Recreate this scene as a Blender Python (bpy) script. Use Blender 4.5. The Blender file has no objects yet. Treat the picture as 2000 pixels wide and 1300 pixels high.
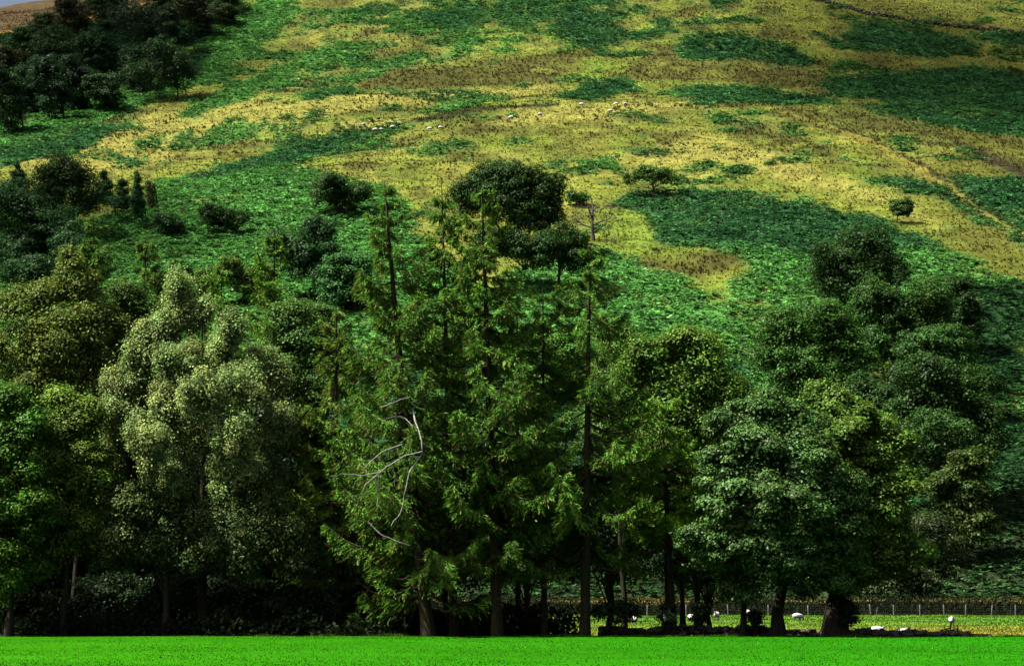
import bpy, math, random
import numpy as np
from mathutils import Vector
SC = bpy.context.scene
COL = SC.collection
# ------------------------------------------------------------------ camera
F = 3732.0; PITCH = math.atan(510 / F); CAMZ = 2.38      # focal length in photo pixels (2000 px wide)
cd = bpy.data.cameras.new('camera'); cam = bpy.data.objects.new('camera', cd); COL.objects.link(cam)
cd.sensor_width = 36; cd.lens = F / 2000 * 36; cd.clip_start = 0.5; cd.clip_end = 6000
cam.location = (0, 0, CAMZ); cam.rotation_euler = (math.pi / 2 + PITCH, 0, 0)
SC.camera = cam
# ------------------------------------------------------------------ light
SUN_EL, SUN_AZ = math.radians(57), math.radians(-104)      # azimuth from +Y, negative = left
S = Vector((math.sin(SUN_AZ) * math.cos(SUN_EL), math.cos(SUN_AZ) * math.cos(SUN_EL), math.sin(SUN_EL)))
W = bpy.data.worlds.new('World'); SC.world = W; W.use_nodes = True
nt = W.node_tree; bg = nt.nodes['Background']
sky = nt.nodes.new('ShaderNodeTexSky'); sky.sky_type = 'NISHITA'; sky.sun_disc = False
sky.sun_elevation = SUN_EL; sky.sun_rotation = SUN_AZ % (2 * math.pi); sky.dust_density = 7.0; sky.ozone_density = 0.5
nt.links.new(sky.outputs[0], bg.inputs[0]); bg.inputs[1].default_value = 0.06
sl = bpy.data.lights.new('sun', 'SUN'); sl.energy = 4.8; sl.angle = math.radians(0.5); sl.color = (1, 0.95, 0.86)
so = bpy.data.objects.new('sun', sl); COL.objects.link(so); so.rotation_euler = S.to_track_quat('Z', 'Y').to_euler()
SC.view_settings.view_transform = 'Standard'; SC.view_settings.look = 'None'
SC.view_settings.exposure = 1.08; SC.view_settings.gamma = 1
SC.render.engine = 'CYCLES'
cy = SC.cycles
cy.max_bounces = 3; cy.diffuse_bounces = 0; cy.glossy_bounces = 1; cy.transmission_bounces = 2; cy.transparent_max_bounces = 8
cy.use_denoising = True
cy.use_adaptive_sampling = True; cy.adaptive_threshold = 0.02
# ------------------------------------------------------------------ noise and terrain
_tab = np.random.RandomState(5).rand(256, 256)
def vn(x, y):
    x = np.asarray(x, float); y = np.asarray(y, float)
    xi = np.floor(x).astype(int); yi = np.floor(y).astype(int); fx = x - xi; fy = y - yi
    fx = fx * fx * (3 - 2 * fx); fy = fy * fy * (3 - 2 * fy)
    a = _tab[xi & 255, yi & 255]; b = _tab[(xi + 1) & 255, yi & 255]
    c = _tab[xi & 255, (yi + 1) & 255]; d = _tab[(xi + 1) & 255, (yi + 1) & 255]
    return (a * (1 - fx) + b * fx) * (1 - fy) + (c * (1 - fx) + d * fx) * fy * 1.0
def fbm(x, y, o=4):
    s = 0; a = 0.5; t = 0
    for k in range(o):
        s = s + a * vn(x * 2 ** k + 17.3 * k, y * 2 ** k + 9.1 * k); t += a; a *= 0.5
    return s / t
def sst(a, b, x):
    t = np.clip((x - a) / (b - a), 0, 1); return t * t * (3 - 2 * t)
def H(x, y):
    x = np.asarray(x, float); y = np.asarray(y, float)
    t = y - 229
    z = np.where(t > 0, 0.49 * (t - 9 * (1 - np.exp(-np.maximum(t, 0) / 9))), 0)
    # the spur falls away to both sides
    up = sst(240, 520, y)
    z = z - up * 0.00042 * np.maximum(np.abs(x - 35) - 20, 0) ** 2 * np.where(x < 35, 0.60, 0.10)
    z = z + sst(540, 700, y) * 16 * sst(-190, -120, x)
    # hill crest
    yc = 700
    over = np.maximum(y - yc, 0)
    z = z - 0.0016 * over ** 2 * 0.5 * (over < 400) - (over >= 400) * (128 + 0.6 * (over - 400))
    # broad swells and hummocks
    far = sst(232, 262, y)
    z = z + far * (7.0 * (fbm(x / 85 + 3, y / 60, 3) - 0.5) + 1.8 * (fbm(x / 17 + 8, y / 11 + 2, 3) - 0.5) + 0.95 * (fbm(x / 5.2, y / 2.6, 3) - 0.5))
    # raised grassy bank behind the pasture fence
    z = z + 1.75 * np.exp(-((y - 228.2 - 1.2 * (vn(x / 9, 0 * x) - .5)) / 2.1) ** 2)
    # a small fall of the pasture to the right, and its own unevenness
    z = z + (y < 226) * sst(118, 140, y) * 0.22 * (fbm(x / 7, y / 5, 2) - 0.5)
    z = z - sst(111.5, 122, y) * (0.9 - 0.85 * sst(135, 225, y)) * (1 - sst(222, 232, y))
    return z
def ray(u, v):
    d = np.array([u - 1000.0, F * math.cos(PITCH) - (650 - v) * math.sin(PITCH), F * math.sin(PITCH) + (650 - v) * math.cos(PITCH)])
    return d / d[1]
def at(u, v):
    """the point of the terrain that is seen in the direction of photo pixel (u, v)"""
    d = ray(u, v); ys = np.arange(112, 860, 0.5)
    g = CAMZ + d[2] * ys - H(d[0] * ys, ys)
    k = np.nonzero(g < 0)[0]
    y = ys[k[0]] if len(k) else 655.0
    return (d[0] * y, y, float(H(d[0] * y, y)))
def pt(u, v, dist):
    d = ray(u, v) * dist; return np.array([d[0], d[1], d[2] + CAMZ])
# ------------------------------------------------------------------ mesh helpers
def mesh_np(name, V, Q, mat, col=None, parent=None, smooth=False, nside=4):
    me = bpy.data.meshes.new(name); n = len(V); m = len(Q)
    me.vertices.add(n); me.vertices.foreach_set('co', np.ascontiguousarray(V, np.float32).ravel())
    me.loops.add(m * nside); me.loops.foreach_set('vertex_index', np.ascontiguousarray(Q, np.int32).ravel())
    me.polygons.add(m); me.polygons.foreach_set('loop_start', np.arange(m, dtype=np.int32) * nside)
    me.polygons.foreach_set('loop_total', np.full(m, nside, np.int32))
    if smooth: me.polygons.foreach_set('use_smooth', np.ones(m, bool))
    if col is not None:
        a = me.attributes.new('col', 'FLOAT_COLOR', 'FACE' if len(col) == m and len(col) != n else 'POINT')
        c = np.ones((len(col), 4), np.float32); c[:, :3] = np.clip(col, 0.001, 1); a.data.foreach_set('color', c.ravel())
    me.update(calc_edges=True); me.materials.append(mat)
    o = bpy.data.objects.new(name, me); COL.objects.link(o)
    if parent: o.parent = parent
    return o
def tag(o, label=None, cat=None, group=None, kind=None):
    for k, v in (('label', label), ('category', cat), ('group', group), ('kind', kind)):
        if v: o[k] = v
    return o
def empty(name, loc, rz=0, label=None, cat=None, group=None):
    o = bpy.data.objects.new(name, None); COL.objects.link(o); o.location = loc; o.rotation_euler = (0, 0, rz)
    o.empty_display_size = 0.5
    return tag(o, label, cat, group)
def norm(a): return a / (np.linalg.norm(a, axis=-1, keepdims=True) + 1e-9)
class Tubes:
    def __init__(s): s.V = []; s.Q = []; s.n = 0
    def add(s, P, R, sides=6):
        P = np.asarray(P, float); k = len(P); R = np.broadcast_to(np.asarray(R, float), (k,))
        T = norm(np.gradient(P, axis=0)); ref = np.array([0.13, 0.97, 0.21]) if abs(T[0][2]) > .6 else np.array([0.1, 0.2, 1.0])
        A = norm(np.cross(T, ref)); B = np.cross(T, A)
        an = np.arange(sides) / sides * 2 * math.pi
        ring = P[:, None] + R[:, None, None] * (np.cos(an)[None, :, None] * A[:, None] + np.sin(an)[None, :, None] * B[:, None])
        s.V.append(ring.reshape(-1, 3)); i = np.arange(k - 1)[:, None] * sides; j = np.arange(sides)[None]; j2 = (j + 1) % sides
        s.Q.append((np.stack([i + j, i + j2, i + sides + j2, i + sides + j], -1).reshape(-1, 4)) + s.n); s.n += k * sides
    def build(s, name, mat, parent=None):
        return mesh_np(name, np.concatenate(s.V), np.concatenate(s.Q), mat, parent=parent, smooth=True)
def cards(P, A, N, L, Wd):
    """diamond leaves: base point P, long axis A, facing N, length L, half width Wd"""
    A = norm(A); Sd = norm(np.cross(A, N)); L = np.asarray(L).reshape(-1, 1); Wd = np.asarray(Wd).reshape(-1, 1)
    N2 = norm(np.cross(Sd, A))
    V = np.stack([P, P + A * L * .5 + Sd * Wd - N2 * L * .05, P + A * L, P + A * L * .5 - Sd * Wd], 1).reshape(-1, 3)
    return V, np.arange(len(P) * 4).reshape(-1, 4)
# ------------------------------------------------------------------ materials
def nodes(m): m.use_nodes = True; t = m.node_tree; t.nodes.clear(); return t, t.nodes, t.links
def leaf_mat(name, trans=0.25, gloss=0.02, rough=0.5):
    m = bpy.data.materials.new(name); t, n, l = nodes(m)
    out = n.new('ShaderNodeOutputMaterial'); a = n.new('ShaderNodeAttribute'); a.attribute_name = 'col'
    no = n.new('ShaderNodeTexNoise'); no.inputs['Scale'].default_value = 3.0; no.inputs['Detail'].default_value = 3
    tc = n.new('ShaderNodeTexCoord'); l.new(tc.outputs['Object'], no.inputs['Vector'])
    mr = n.new('ShaderNodeMapRange'); mr.inputs[1].default_value = .3; mr.inputs[2].default_value = .7; mr.inputs[3].default_value = .8; mr.inputs[4].default_value = 1.2
    l.new(no.outputs[0], mr.inputs[0])
    mx = n.new('ShaderNodeVectorMath'); mx.operation = 'SCALE'; l.new(a.outputs['Color'], mx.inputs[0]); l.new(mr.outputs[0], mx.inputs['Scale'])
    d = n.new('ShaderNodeBsdfDiffuse'); tr = n.new('ShaderNodeBsdfTranslucent'); g = n.new('ShaderNodeBsdfGlossy')
    g.inputs['Roughness'].default_value = rough; g.inputs['Color'].default_value = (1, 1, 1, 1)
    l.new(mx.outputs[0], d.inputs[0]); l.new(mx.outputs[0], tr.inputs[0])
    m1 = n.new('ShaderNodeMixShader'); m1.inputs[0].default_value = trans; l.new(d.outputs[0], m1.inputs[1]); l.new(tr.outputs[0], m1.inputs[2])
    m2 = n.new('ShaderNodeMixShader'); m2.inputs[0].default_value = gloss; l.new(m1.outputs[0], m2.inputs[1]); l.new(g.outputs[0], m2.inputs[2])
    l.new(m2.outputs[0], out.inputs[0]); return m
def solid_mat(name, c1, c2, scale=6, rough=0.85, bump=0.4, stretch=(1, 1, 1)):
    m = bpy.data.materials.new(name); t, n, l = nodes(m)
    out = n.new('ShaderNodeOutputMaterial'); p = n.new('ShaderNodeBsdfPrincipled'); p.inputs['Roughness'].default_value = rough
    p.inputs['Specular IOR Level'].default_value = 0.2
    tc = n.new('ShaderNodeTexCoord'); mp = n.new('ShaderNodeMapping'); mp.inputs['Scale'].default_value = stretch
    l.new(tc.outputs['Object'], mp.inputs[0])
    no = n.new('ShaderNodeTexNoise'); no.inputs['Scale'].default_value = scale; no.inputs['Detail'].default_value = 6; l.new(mp.outputs[0], no.inputs['Vector'])
    r = n.new('ShaderNodeValToRGB'); r.color_ramp.elements[0].color = (*c1, 1); r.color_ramp.elements[1].color = (*c2, 1)
    r.color_ramp.elements[0].position = .35; r.color_ramp.elements[1].position = .68
    l.new(no.outputs[0], r.inputs[0]); l.new(r.outputs[0], p.inputs['Base Color'])
    b = n.new('ShaderNodeBump'); b.inputs['Strength'].default_value = bump; b.inputs['Distance'].default_value = 0.05
    l.new(no.outputs[0], b.inputs['Height']); l.new(b.outputs[0], p.inputs['Normal']); l.new(p.outputs[0], out.inputs[0]); return m
def ground_mat(name, bump=0.6, scales=(1.7, 0.25), lo=.62, hi=1.35, squash=1.0):
    m = bpy.data.materials.new(name); t, n, l = nodes(m)
    out = n.new('ShaderNodeOutputMaterial'); p = n.new('ShaderNodeBsdfPrincipled'); p.inputs['Roughness'].default_value = .9
    p.inputs['Specular IOR Level'].default_value = 0.08
    a = n.new('ShaderNodeAttribute'); a.attribute_name = 'col'; tc = n.new('ShaderNodeTexCoord')
    mp = n.new('ShaderNodeMapping'); mp.inputs['Scale'].default_value = (1, squash, 1); l.new(tc.outputs['Object'], mp.inputs[0])
    cur = a.outputs['Color']; hs = []
    for s in scales:
        no = n.new('ShaderNodeTexNoise'); no.inputs['Scale'].default_value = s; no.inputs['Detail'].default_value = 5; no.inputs['Roughness'].default_value = .65
        l.new(mp.outputs[0], no.inputs['Vector']); hs.append(no)
        mr = n.new('ShaderNodeMapRange'); mr.inputs[1].default_value = .32; mr.inputs[2].default_value = .68; mr.inputs[3].default_value = lo; mr.inputs[4].default_value = hi
        l.new(no.outputs[0], mr.inputs[0]); mx = n.new('ShaderNodeVectorMath'); mx.operation = 'SCALE'
        l.new(cur, mx.inputs[0]); l.new(mr.outputs[0], mx.inputs['Scale']); cur = mx.outputs[0]
    l.new(cur, p.inputs['Base Color'])
    b = n.new('ShaderNodeBump'); b.inputs['Strength'].default_value = bump; b.inputs['Distance'].default_value = 0.3
    l.new(hs[0].outputs[0], b.inputs['Height']); l.new(b.outputs[0], p.inputs['Normal']); l.new(p.outputs[0], out.inputs[0]); return m
M_leaf = leaf_mat('broad_leaf', .3, .012, .5)
M_shiny = leaf_mat('glossy_leaf', .25, .018, .45)
M_needle = leaf_mat('needles', .3, .01, .5)
M_fern = leaf_mat('bracken_fronds', .25, .015, .5)
M_grass = leaf_mat('grass_blades', .3, .004, .6)
M_bark = solid_mat('bark', (.012, .010, .006), (.045, .038, .022), 5, stretch=(3, 3, .6))
M_larchbark = solid_mat('larch_bark', (.014, .013, .006), (.060, .052, .022), 6, stretch=(3, 3, .7))
M_birchbark = solid_mat('birch_bark', (.06, .05, .04), (.35, .33, .30), 3)
M_dead = solid_mat('bleached_deadwood', (.14, .135, .12), (.42, .41, .39), 12)
M_hill = ground_mat('hill_turf')
M_field = ground_mat('field_turf', .12, (.9, .25, 6.0), .88, 1.12); M_field.node_tree.nodes['Principled BSDF'].inputs['Specular IOR Level'].default_value = 0
# ------------------------------------------------------------------ vegetation layout of the hillside (ground polygons)
OLIVE = (.140, .165, .022); TAN = (.205, .198, .040); GREEN = (.115, .360, .070); BLUE = (.048, .170, .052); BROWN = (.058, .060, .012)
LIME = (.110, .165, .018); RUST = (.060, .040, .016); ORANGE = (.30, .17, .035)
PASTURE = (.13, .22, .018); SOIL = (.020, .017, .010)
OLIVE_DIM = (.075, .082, .012)  # olive dimmed: the weaker light on the hill's right side, painted in
# (type, colour, density, pixel outline)
Z = [
 ('g', OLIVE_DIM, 1, [(1560, -30), (2050, -30), (2050, 660), (1900, 520), (1800, 400), (1840, 250), (1700, 200), (1640, 60)]),
 ('g', TAN, 1, [(20, 330), (150, 278), (330, 215), (520, 200), (700, 188), (900, 180), (1060, 160), (1080, 172), (980, 188), (800, 205), (640, 232), (480, 262), (340, 305), (250, 335), (120, 345)]),
 ('g', TAN, 1, [(640, 245), (700, 232), (800, 222), (770, 240), (690, 256)]),
 ('g', TAN, 1, [(1010, 215), (1100, 204), (1300, 198), (1380, 208), (1250, 222), (1150, 238), (1060, 250), (950, 250)]),
 ('g', TAN, 1, [(1380, 260), (1520, 300), (1650, 350), (1800, 400), (1700, 395), (1560, 365), (1400, 330), (1250, 330), (1160, 290), (1260, 300)]),
 ('g', LIME, 1, [(1060, 40), (1090, 90), (1140, 130), (1080, 170), (1190, 160), (1230, 150), (1160, 110), (1110, 85)]),
 ('g', LIME, 1, [(1205, 400), (1290, 440), (1330, 490), (1290, 505), (1200, 500), (1180, 450)]),
 ('g', LIME, 1, [(1340, 555), (1440, 545), (1440, 640), (1350, 640)]),
 ('g', RUST, 1, [(-60, -60), (330, -60), (300, 5), (150, 30), (-60, 62)]),
 ('g', ORANGE, 1, [(-60, 52), (120, 34), (290, 0), (330, -30), (340, 0), (150, 60), (-60, 80)]),
 ('b', GREEN, 1, [(190, 435), (250, 392), (330, 352), (430, 335), (600, 328), (640, 345), (760, 380), (820, 440), (900, 560), (1100, 640), (1100, 760), (-60, 760), (-60, 350), (100, 400)]),
 ('b', GREEN, 1, [(-40, 320), (-40, 262), (150, 205), (250, 175), (370, 150), (390, 70), (430, 40), (500, 10), (560, -10), (580, 15), (520, 80), (470, 122), (400, 160), (290, 208), (200, 245), (60, 300)]),
 ('b', (.018, .060, .020), 1, [(-60, 70), (60, 50), (200, 25), (300, 5), (480, -10), (410, 50), (395, 140), (250, 172), (150, 203), (-60, 265)]),
 ('b', BLUE, 1, [(-40, 328), (60, 280), (150, 255), (232, 250), (170, 284), (60, 306)]),
 ('b', GREEN, .55, [(330, 232), (420, 190), (520, 140), (600, 100), (740, 80), (750, 118), (640, 142), (540, 172), (440, 212), (360, 238)]),
 ('b', GREEN, .35, [(250, 285), (380, 245), (560, 228), (620, 240), (540, 272), (380, 288), (260, 300)]),
 ('b', BLUE, 1, [(330, 358), (430, 330), (520, 308), (620, 278), (740, 246), (745, 254), (640, 285), (560, 315), (470, 338), (340, 366)]),
 ('b', GREEN, .35, [(700, 30), (1010, -10), (1100, 15), (900, 80), (650, 70), (560, 60), (600, 20)]),
 ('b', BLUE, .8, [(780, 35), (870, 18), (1000, 5), (1240, -12), (1200, 20), (1000, 48), (900, 66), (830, 52)]),
 ('b', BLUE, 1, [(1085, 52), (1120, 28), (1190, 30), (1228, 70), (1200, 92), (1110, 86)]),
 ('b', BLUE, 1, [(1222, 80), (1320, 38), (1318, 62), (1240, 96)]),
 ('b', GREEN, .4, [(850, 80), (1000, 60), (1050, 90), (900, 115), (700, 160), (600, 160)]),
 ('b', BLUE, 1, [(1308, 102), (1330, 76), (1400, 66), (1500, 80), (1575, 112), (1550, 130), (1450, 117), (1350, 118)]),
 ('b', BLUE, 1, [(1640, 76), (1650, 46), (1720, 44), (1800, 56), (1905, 92), (1870, 115), (1750, 112), (1680, 95)]),
 ('b', BLUE, 1, [(1600, 162), (1680, 150), (1760, 145), (1880, 128), (2050, 165), (2050, 275), (1950, 265), (1850, 245), (1780, 230), (1760, 205), (1700, 190), (1610, 178)]),
 ('b', BLUE, .5, [(1690, 205), (1780, 195), (1800, 230), (1720, 225)]),
 ('b', BLUE, 1, [(1880, 62), (2050, 70), (2050, 100), (1900, 76)]),
 ('b', BLUE, 1, [(1080, 190), (1130, 170), (1225, 160), (1232, 180), (1150, 197)]),
 ('b', BLUE, .9, [(1315, 198), (1340, 170), (1480, 174), (1620, 190), (1625, 208), (1480, 202), (1380, 207)]),
 ('b', BLUE, .9, [(590, 176), (680, 165), (695, 190), (600, 196)]),
 ('b', BLUE, .8, [(880, 160), (930, 155), (930, 178), (890, 180)]),
 ('b', BLUE, .5, [(1405, 330), (1470, 326), (1498, 352), (1440, 360)]),
 ('b', GREEN, .5, [(1130, 310), (1180, 305), (1195, 330), (1140, 332)]),
 ('b', GREEN, .5, [(830, 215), (900, 200), (1000, 196), (960, 208), (850, 228)]),
 ('b', GREEN, .4, [(740, 262), (800, 275), (760, 300), (680, 300), (640, 310)]),
 ('b', BLUE, 1, [(1180, 395), (1230, 388), (1330, 364), (1480, 372), (1600, 400), (1720, 430), (1800, 470), (1850, 500), (1700, 540), (1560, 510), (1400, 500), (1320, 470), (1270, 430), (1210, 412)]),
 ('b', GREEN, 1, [(1320, 480), (1450, 490), (1560, 500), (1650, 520), (1800, 480), (1900, 530), (2050, 600), (2050, 1000), (1700, 1000), (1420, 700), (1440, 560), (1480, 530), (1400, 490)]),
 ('b', BLUE, 1, [(1640, 338), (1720, 345), (1800, 362), (1850, 385), (1830, 352), (1900, 348), (2050, 352), (2050, 500), (1980, 470), (1900, 430), (1820, 392), (1700, 356)]),
 ('b', GREEN, 1, [(1150, 478), (1200, 490), (1260, 520), (1340, 560), (1450, 620), (1460, 760), (1000, 760), (1000, 540), (1060, 480)]),
 ('b', (.024, .085, .022), 1, [(1850, 560), (2050, 560), (2050, 1175), (1300, 1175), (1300, 900)]),  # bracken darkened, shading of the lower right slope painted in
 ('b', BLUE, 1, [(-60, 700), (1500, 700), (1500, 1180), (-60, 1180)]),
 ('r', BROWN, 1, [(690, 160), (760, 138), (860, 122), (1000, 112), (1140, 95), (1150, 118), (1060, 160), (900, 172), (780, 182), (700, 180)]),
 ('r', BROWN, 1, [(1240, 112), (1300, 90), (1330, 124), (1540, 132), (1600, 150), (1640, 188), (1500, 168), (1300, 152), (1180, 160)]),
 ('r', BROWN, .8, [(1555, 122), (1640, 104), (1620, 134), (1570, 140)]),
 ('r', BROWN, .7, [(1660, 92), (1740, 118), (1850, 138), (1760, 146), (1690, 125)]),
 ('r', BROWN, .8, [(1480, 212), (1700, 228), (1900, 262), (2050, 285), (1900, 286), (1760, 272), (1600, 245)]),
 ('r', BROWN, 1, [(1850, 278), (1900, 286), (2050, 330), (2050, 352), (1950, 318), (1880, 298)]),
 ('r', BROWN, .45, [(1380, 235), (1460, 240), (1600, 280), (1720, 320), (1700, 330), (1560, 290), (1420, 258)]),
 ('r', BROWN, .8, [(590, 326), (700, 310), (745, 330), (640, 337)]),
 ('r', BROWN, .6, [(1825, 315), (1885, 312), (1885, 350), (1840, 350)]),
 ('r', BROWN, .5, [(700, 100), (820, 70), (900, 75), (760, 120)]),
 ('r', BROWN, .4, [(1240, 20), (1400, 0), (1480, 20), (1330, 40)]),
 ('r', BROWN, .4, [(940, 262), (1020, 262), (1010, 280), (940, 278)]),
 ('r', (.035, .045, .012), 2, [(800, 236), (850, 222), (920, 210), (1000, 206), (1080, 204), (1080, 208), (1000, 212), (930, 221), (870, 234), (810, 243)]),
 ('b', BLUE, 2, [(560, 300), (640, 272), (740, 248), (800, 238), (760, 250), (650, 284), (570, 314), (480, 334), (420, 338), (480, 318)]),
 ('b', BLUE, 2, [(110, 285), (180, 258), (240, 248), (200, 272), (110, 304), (0, 330), (0, 308)]),
 ('g', (.19, .165, .03), 2, [(1530, 219), (1620, 244), (1700, 275), (1790, 325), (1860, 368), (1940, 425), (2040, 480), (2040, 488), (1935, 433), (1855, 375), (1785, 331), (1696, 281), (1615, 249), (1530, 222)]),
 ('r', (.035, .040, .012), 2, [(1620, 240), (1705, 270), (1795, 320), (1865, 363), (1860, 366), (1790, 323), (1700, 273), (1620, 243)]),
 ('r', (.04, .035, .016), 2, [(1850, 276), (1900, 288), (1950, 310), (2040, 345), (2040, 362), (1950, 325), (1900, 300)]),
 ('r', BROWN, .5, [(160, 250), (230, 228), (320, 210), (310, 222), (220, 255)]),
 ('r', BROWN, 1, [(1235, 515), (1265, 500), (1330, 506), (1400, 488), (1448, 512), (1420, 530), (1360, 528), (1375, 555), (1330, 548), (1290, 530), (1255, 530)]),
 ('r', BROWN, .7, [(1360, 570), (1440, 578), (1425, 598), (1370, 592)]),
 ('r', BROWN, 1, [(1930, 980), (2050, 985), (2050, 1010), (1960, 1005)]),
]
def world_poly(P):
    out = []
    for k in range(len(P)):
        a = P[k]; b = P[(k + 1) % len(P)]
        n = max(1, int(math.hypot(a[0] - b[0], a[1] - b[1]) / 60))
        for j in range(n):
            q = at(a[0] + (b[0] - a[0]) * j / n, a[1] + (b[1] - a[1]) * j / n); out.append(q[:2])
    return np.array(out)
def inside(poly, x, y):
    r = np.zeros(x.shape, bool); n = len(poly); j = n - 1
    for i in range(n):
        xi, yi = poly[i]; xj, yj = poly[j]
        if yi != yj: r ^= ((yi > y) != (yj > y)) & (x < (xj - xi) * (y - yi) / (yj - yi) + xi)
        j = i
    return r
GX0, GX1, GY0, GY1, GS = -260.0, 260.0, 226.0, 790.0, 0.8
gx = np.arange(GX0, GX1, GS); gy = np.arange(GY0, GY1, GS); GXX, GYY = np.meshgrid(gx, gy)
wx = GXX + 13 * (fbm(GXX / 11, GYY / 11, 5) - .5) + 5 * (vn(GXX / 1.4, GYY / 1.4) - .5); wy = GYY + 13 * (fbm(GXX / 12 + 40, GYY / 12 + 7, 5) - .5) + 5 * (vn(GXX / 1.5 + 9, GYY / 1.2) - .5)
CMAP = np.empty(GXX.shape + (3,)); CMAP[:] = OLIVE
k_ = sst(.42, .62, fbm(GXX / 16 + 5, GYY / 22, 4))[..., None]; CMAP = CMAP * (1 - .6 * k_) + np.array(LIME) * .9 * .6 * k_
k_ = sst(.5, .68, fbm(GXX / 11 + 25, GYY / 14 + 3, 4))[..., None]; CMAP = CMAP * (1 - .55 * k_) + np.array(TAN) * .55 * k_
k_ = sst(.52, .7, fbm(GXX / 7 + 55, GYY / 7 + 3, 4))[..., None] * sst(330, 420, GYY)[..., None]; CMAP = CMAP * (1 - .7 * k_) + np.array(BROWN) * 1.2 * .7 * k_
BMAP = np.zeros(GXX.shape); RMAP = np.zeros(GXX.shape); BCOL = np.zeros(GXX.shape + (3,)); BCOL[:] = GREEN
hole = .5 * fbm(GXX / 7 + 90, GYY / 9 + 31, 4) + .5 * fbm(GXX / 2.2 + 9, GYY / 2.0 + 3, 3)
mo = .6 * fbm(GXX / 18 + 71, GYY / 9 + 13, 5) + .4 * vn(GXX / 3.6, GYY / 2.3); upz = sst(415, 480, GYY)
m = mo > .73 - .130 * upz; BMAP[m] = 1; BCOL[m] = np.where((fbm(GXX / 25, GYY / 20, 2) > .5)[m][:, None], np.array(BLUE)[None], np.array((.075, .205, .045))[None]); CMAP[m] = BCOL[m] * .5
m = (.6 * fbm(GXX / 12 + 171, GYY / 6 + 83, 5) + .4 * vn(GXX / 2.7 + 5, GYY / 2.1)) > .73 - .14 * upz; RMAP[m] = 1; BMAP[m] = 0; CMAP[m] = BROWN
for ty, c, dens, P in Z:
    m = inside(world_poly(P), *((wx, wy) if dens < 2 else (GXX + .25 * (wx - GXX), GYY + .2 * (wy - GYY)))); dens = min(dens, 1)
    if ty == 'g': CMAP[m] = np.array(c)[None] * .8 + CMAP[m] * .2
    elif ty == 'b':
        mm = m & (hole < 0.37 + 0.27 * dens)
        BMAP[mm] = 1; RMAP[mm] = 0; BCOL[mm] = c; CMAP[mm] = np.array(c) * .5
    else:
        mm = m & (hole < 0.40 + 0.20 * dens)
        RMAP[mm] = 1; BMAP[mm] = 0; CMAP[mm] = np.array(c)
m = (GYY < 268 + 14 * (fbm(GXX / 9, GYY / 9, 3) - .5)); BMAP[m & (hole < .58)] = 1; BCOL[m] = (.030, .085, .022); CMAP[m] = (.022, .035, .012); RMAP[m] = 0  # dark bracken at the slope foot, its shading put into the colour
far_l = np.array([at(-60, 75)[:2], at(0, 62)[:2], at(150, 34)[:2], at(230, 18)[:2], at(310, 2)[:2], (-40, 900), (-500, 900)])
m = inside(far_l, GXX + .3 * (wx - GXX), GYY + .3 * (wy - GYY)); CMAP[m] = RUST; BMAP[m] = 0; RMAP[m] = 0
far_e = far_l.copy(); far_e[:5, 1] -= 9; m2 = inside(far_e, GXX + .3 * (wx - GXX), GYY + .3 * (wy - GYY)) & ~m; CMAP[m2] = ORANGE; BMAP[m2] = 0
def samp(A, x, y):
    i = np.clip(((y - GY0) / GS).astype(int), 0, A.shape[0] - 1); j = np.clip(((x - GX0) / GS).astype(int), 0, A.shape[1] - 1)
    return A[i, j]
def blur(A):
    for _ in range(2):
        A = (A + np.roll(A, 1, 0) + np.roll(A, -1, 0) + np.roll(A, 1, 1) + np.roll(A, -1, 1)) / 5
    return A
CMAPB = CMAP; BSOFT = BMAP.copy(); RSOFT = RMAP.copy()
for _ in range(3): CMAPB = blur(CMAPB)
CMAPB = CMAPB * (.72 + .56 * fbm(GXX / 14 + 4, (GYY + .12 * GXX) / 2.2, 4))[..., None]
for _ in range(5): BSOFT = blur(BSOFT); RSOFT = blur(RSOFT)
for ty, c, dens, P in Z:
    if dens == 2:
        m = inside(world_poly(P), GXX + .25 * (wx - GXX), GYY + .2 * (wy - GYY)); CMAPB[m] = np.array(c) * (.5 if ty == 'b' else .8); BSOFT[m] = float(ty == 'b'); RSOFT[m] = float(ty == 'r'); BCOL[m] = c
for _ in range(4): BCOL = blur(BCOL)
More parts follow.
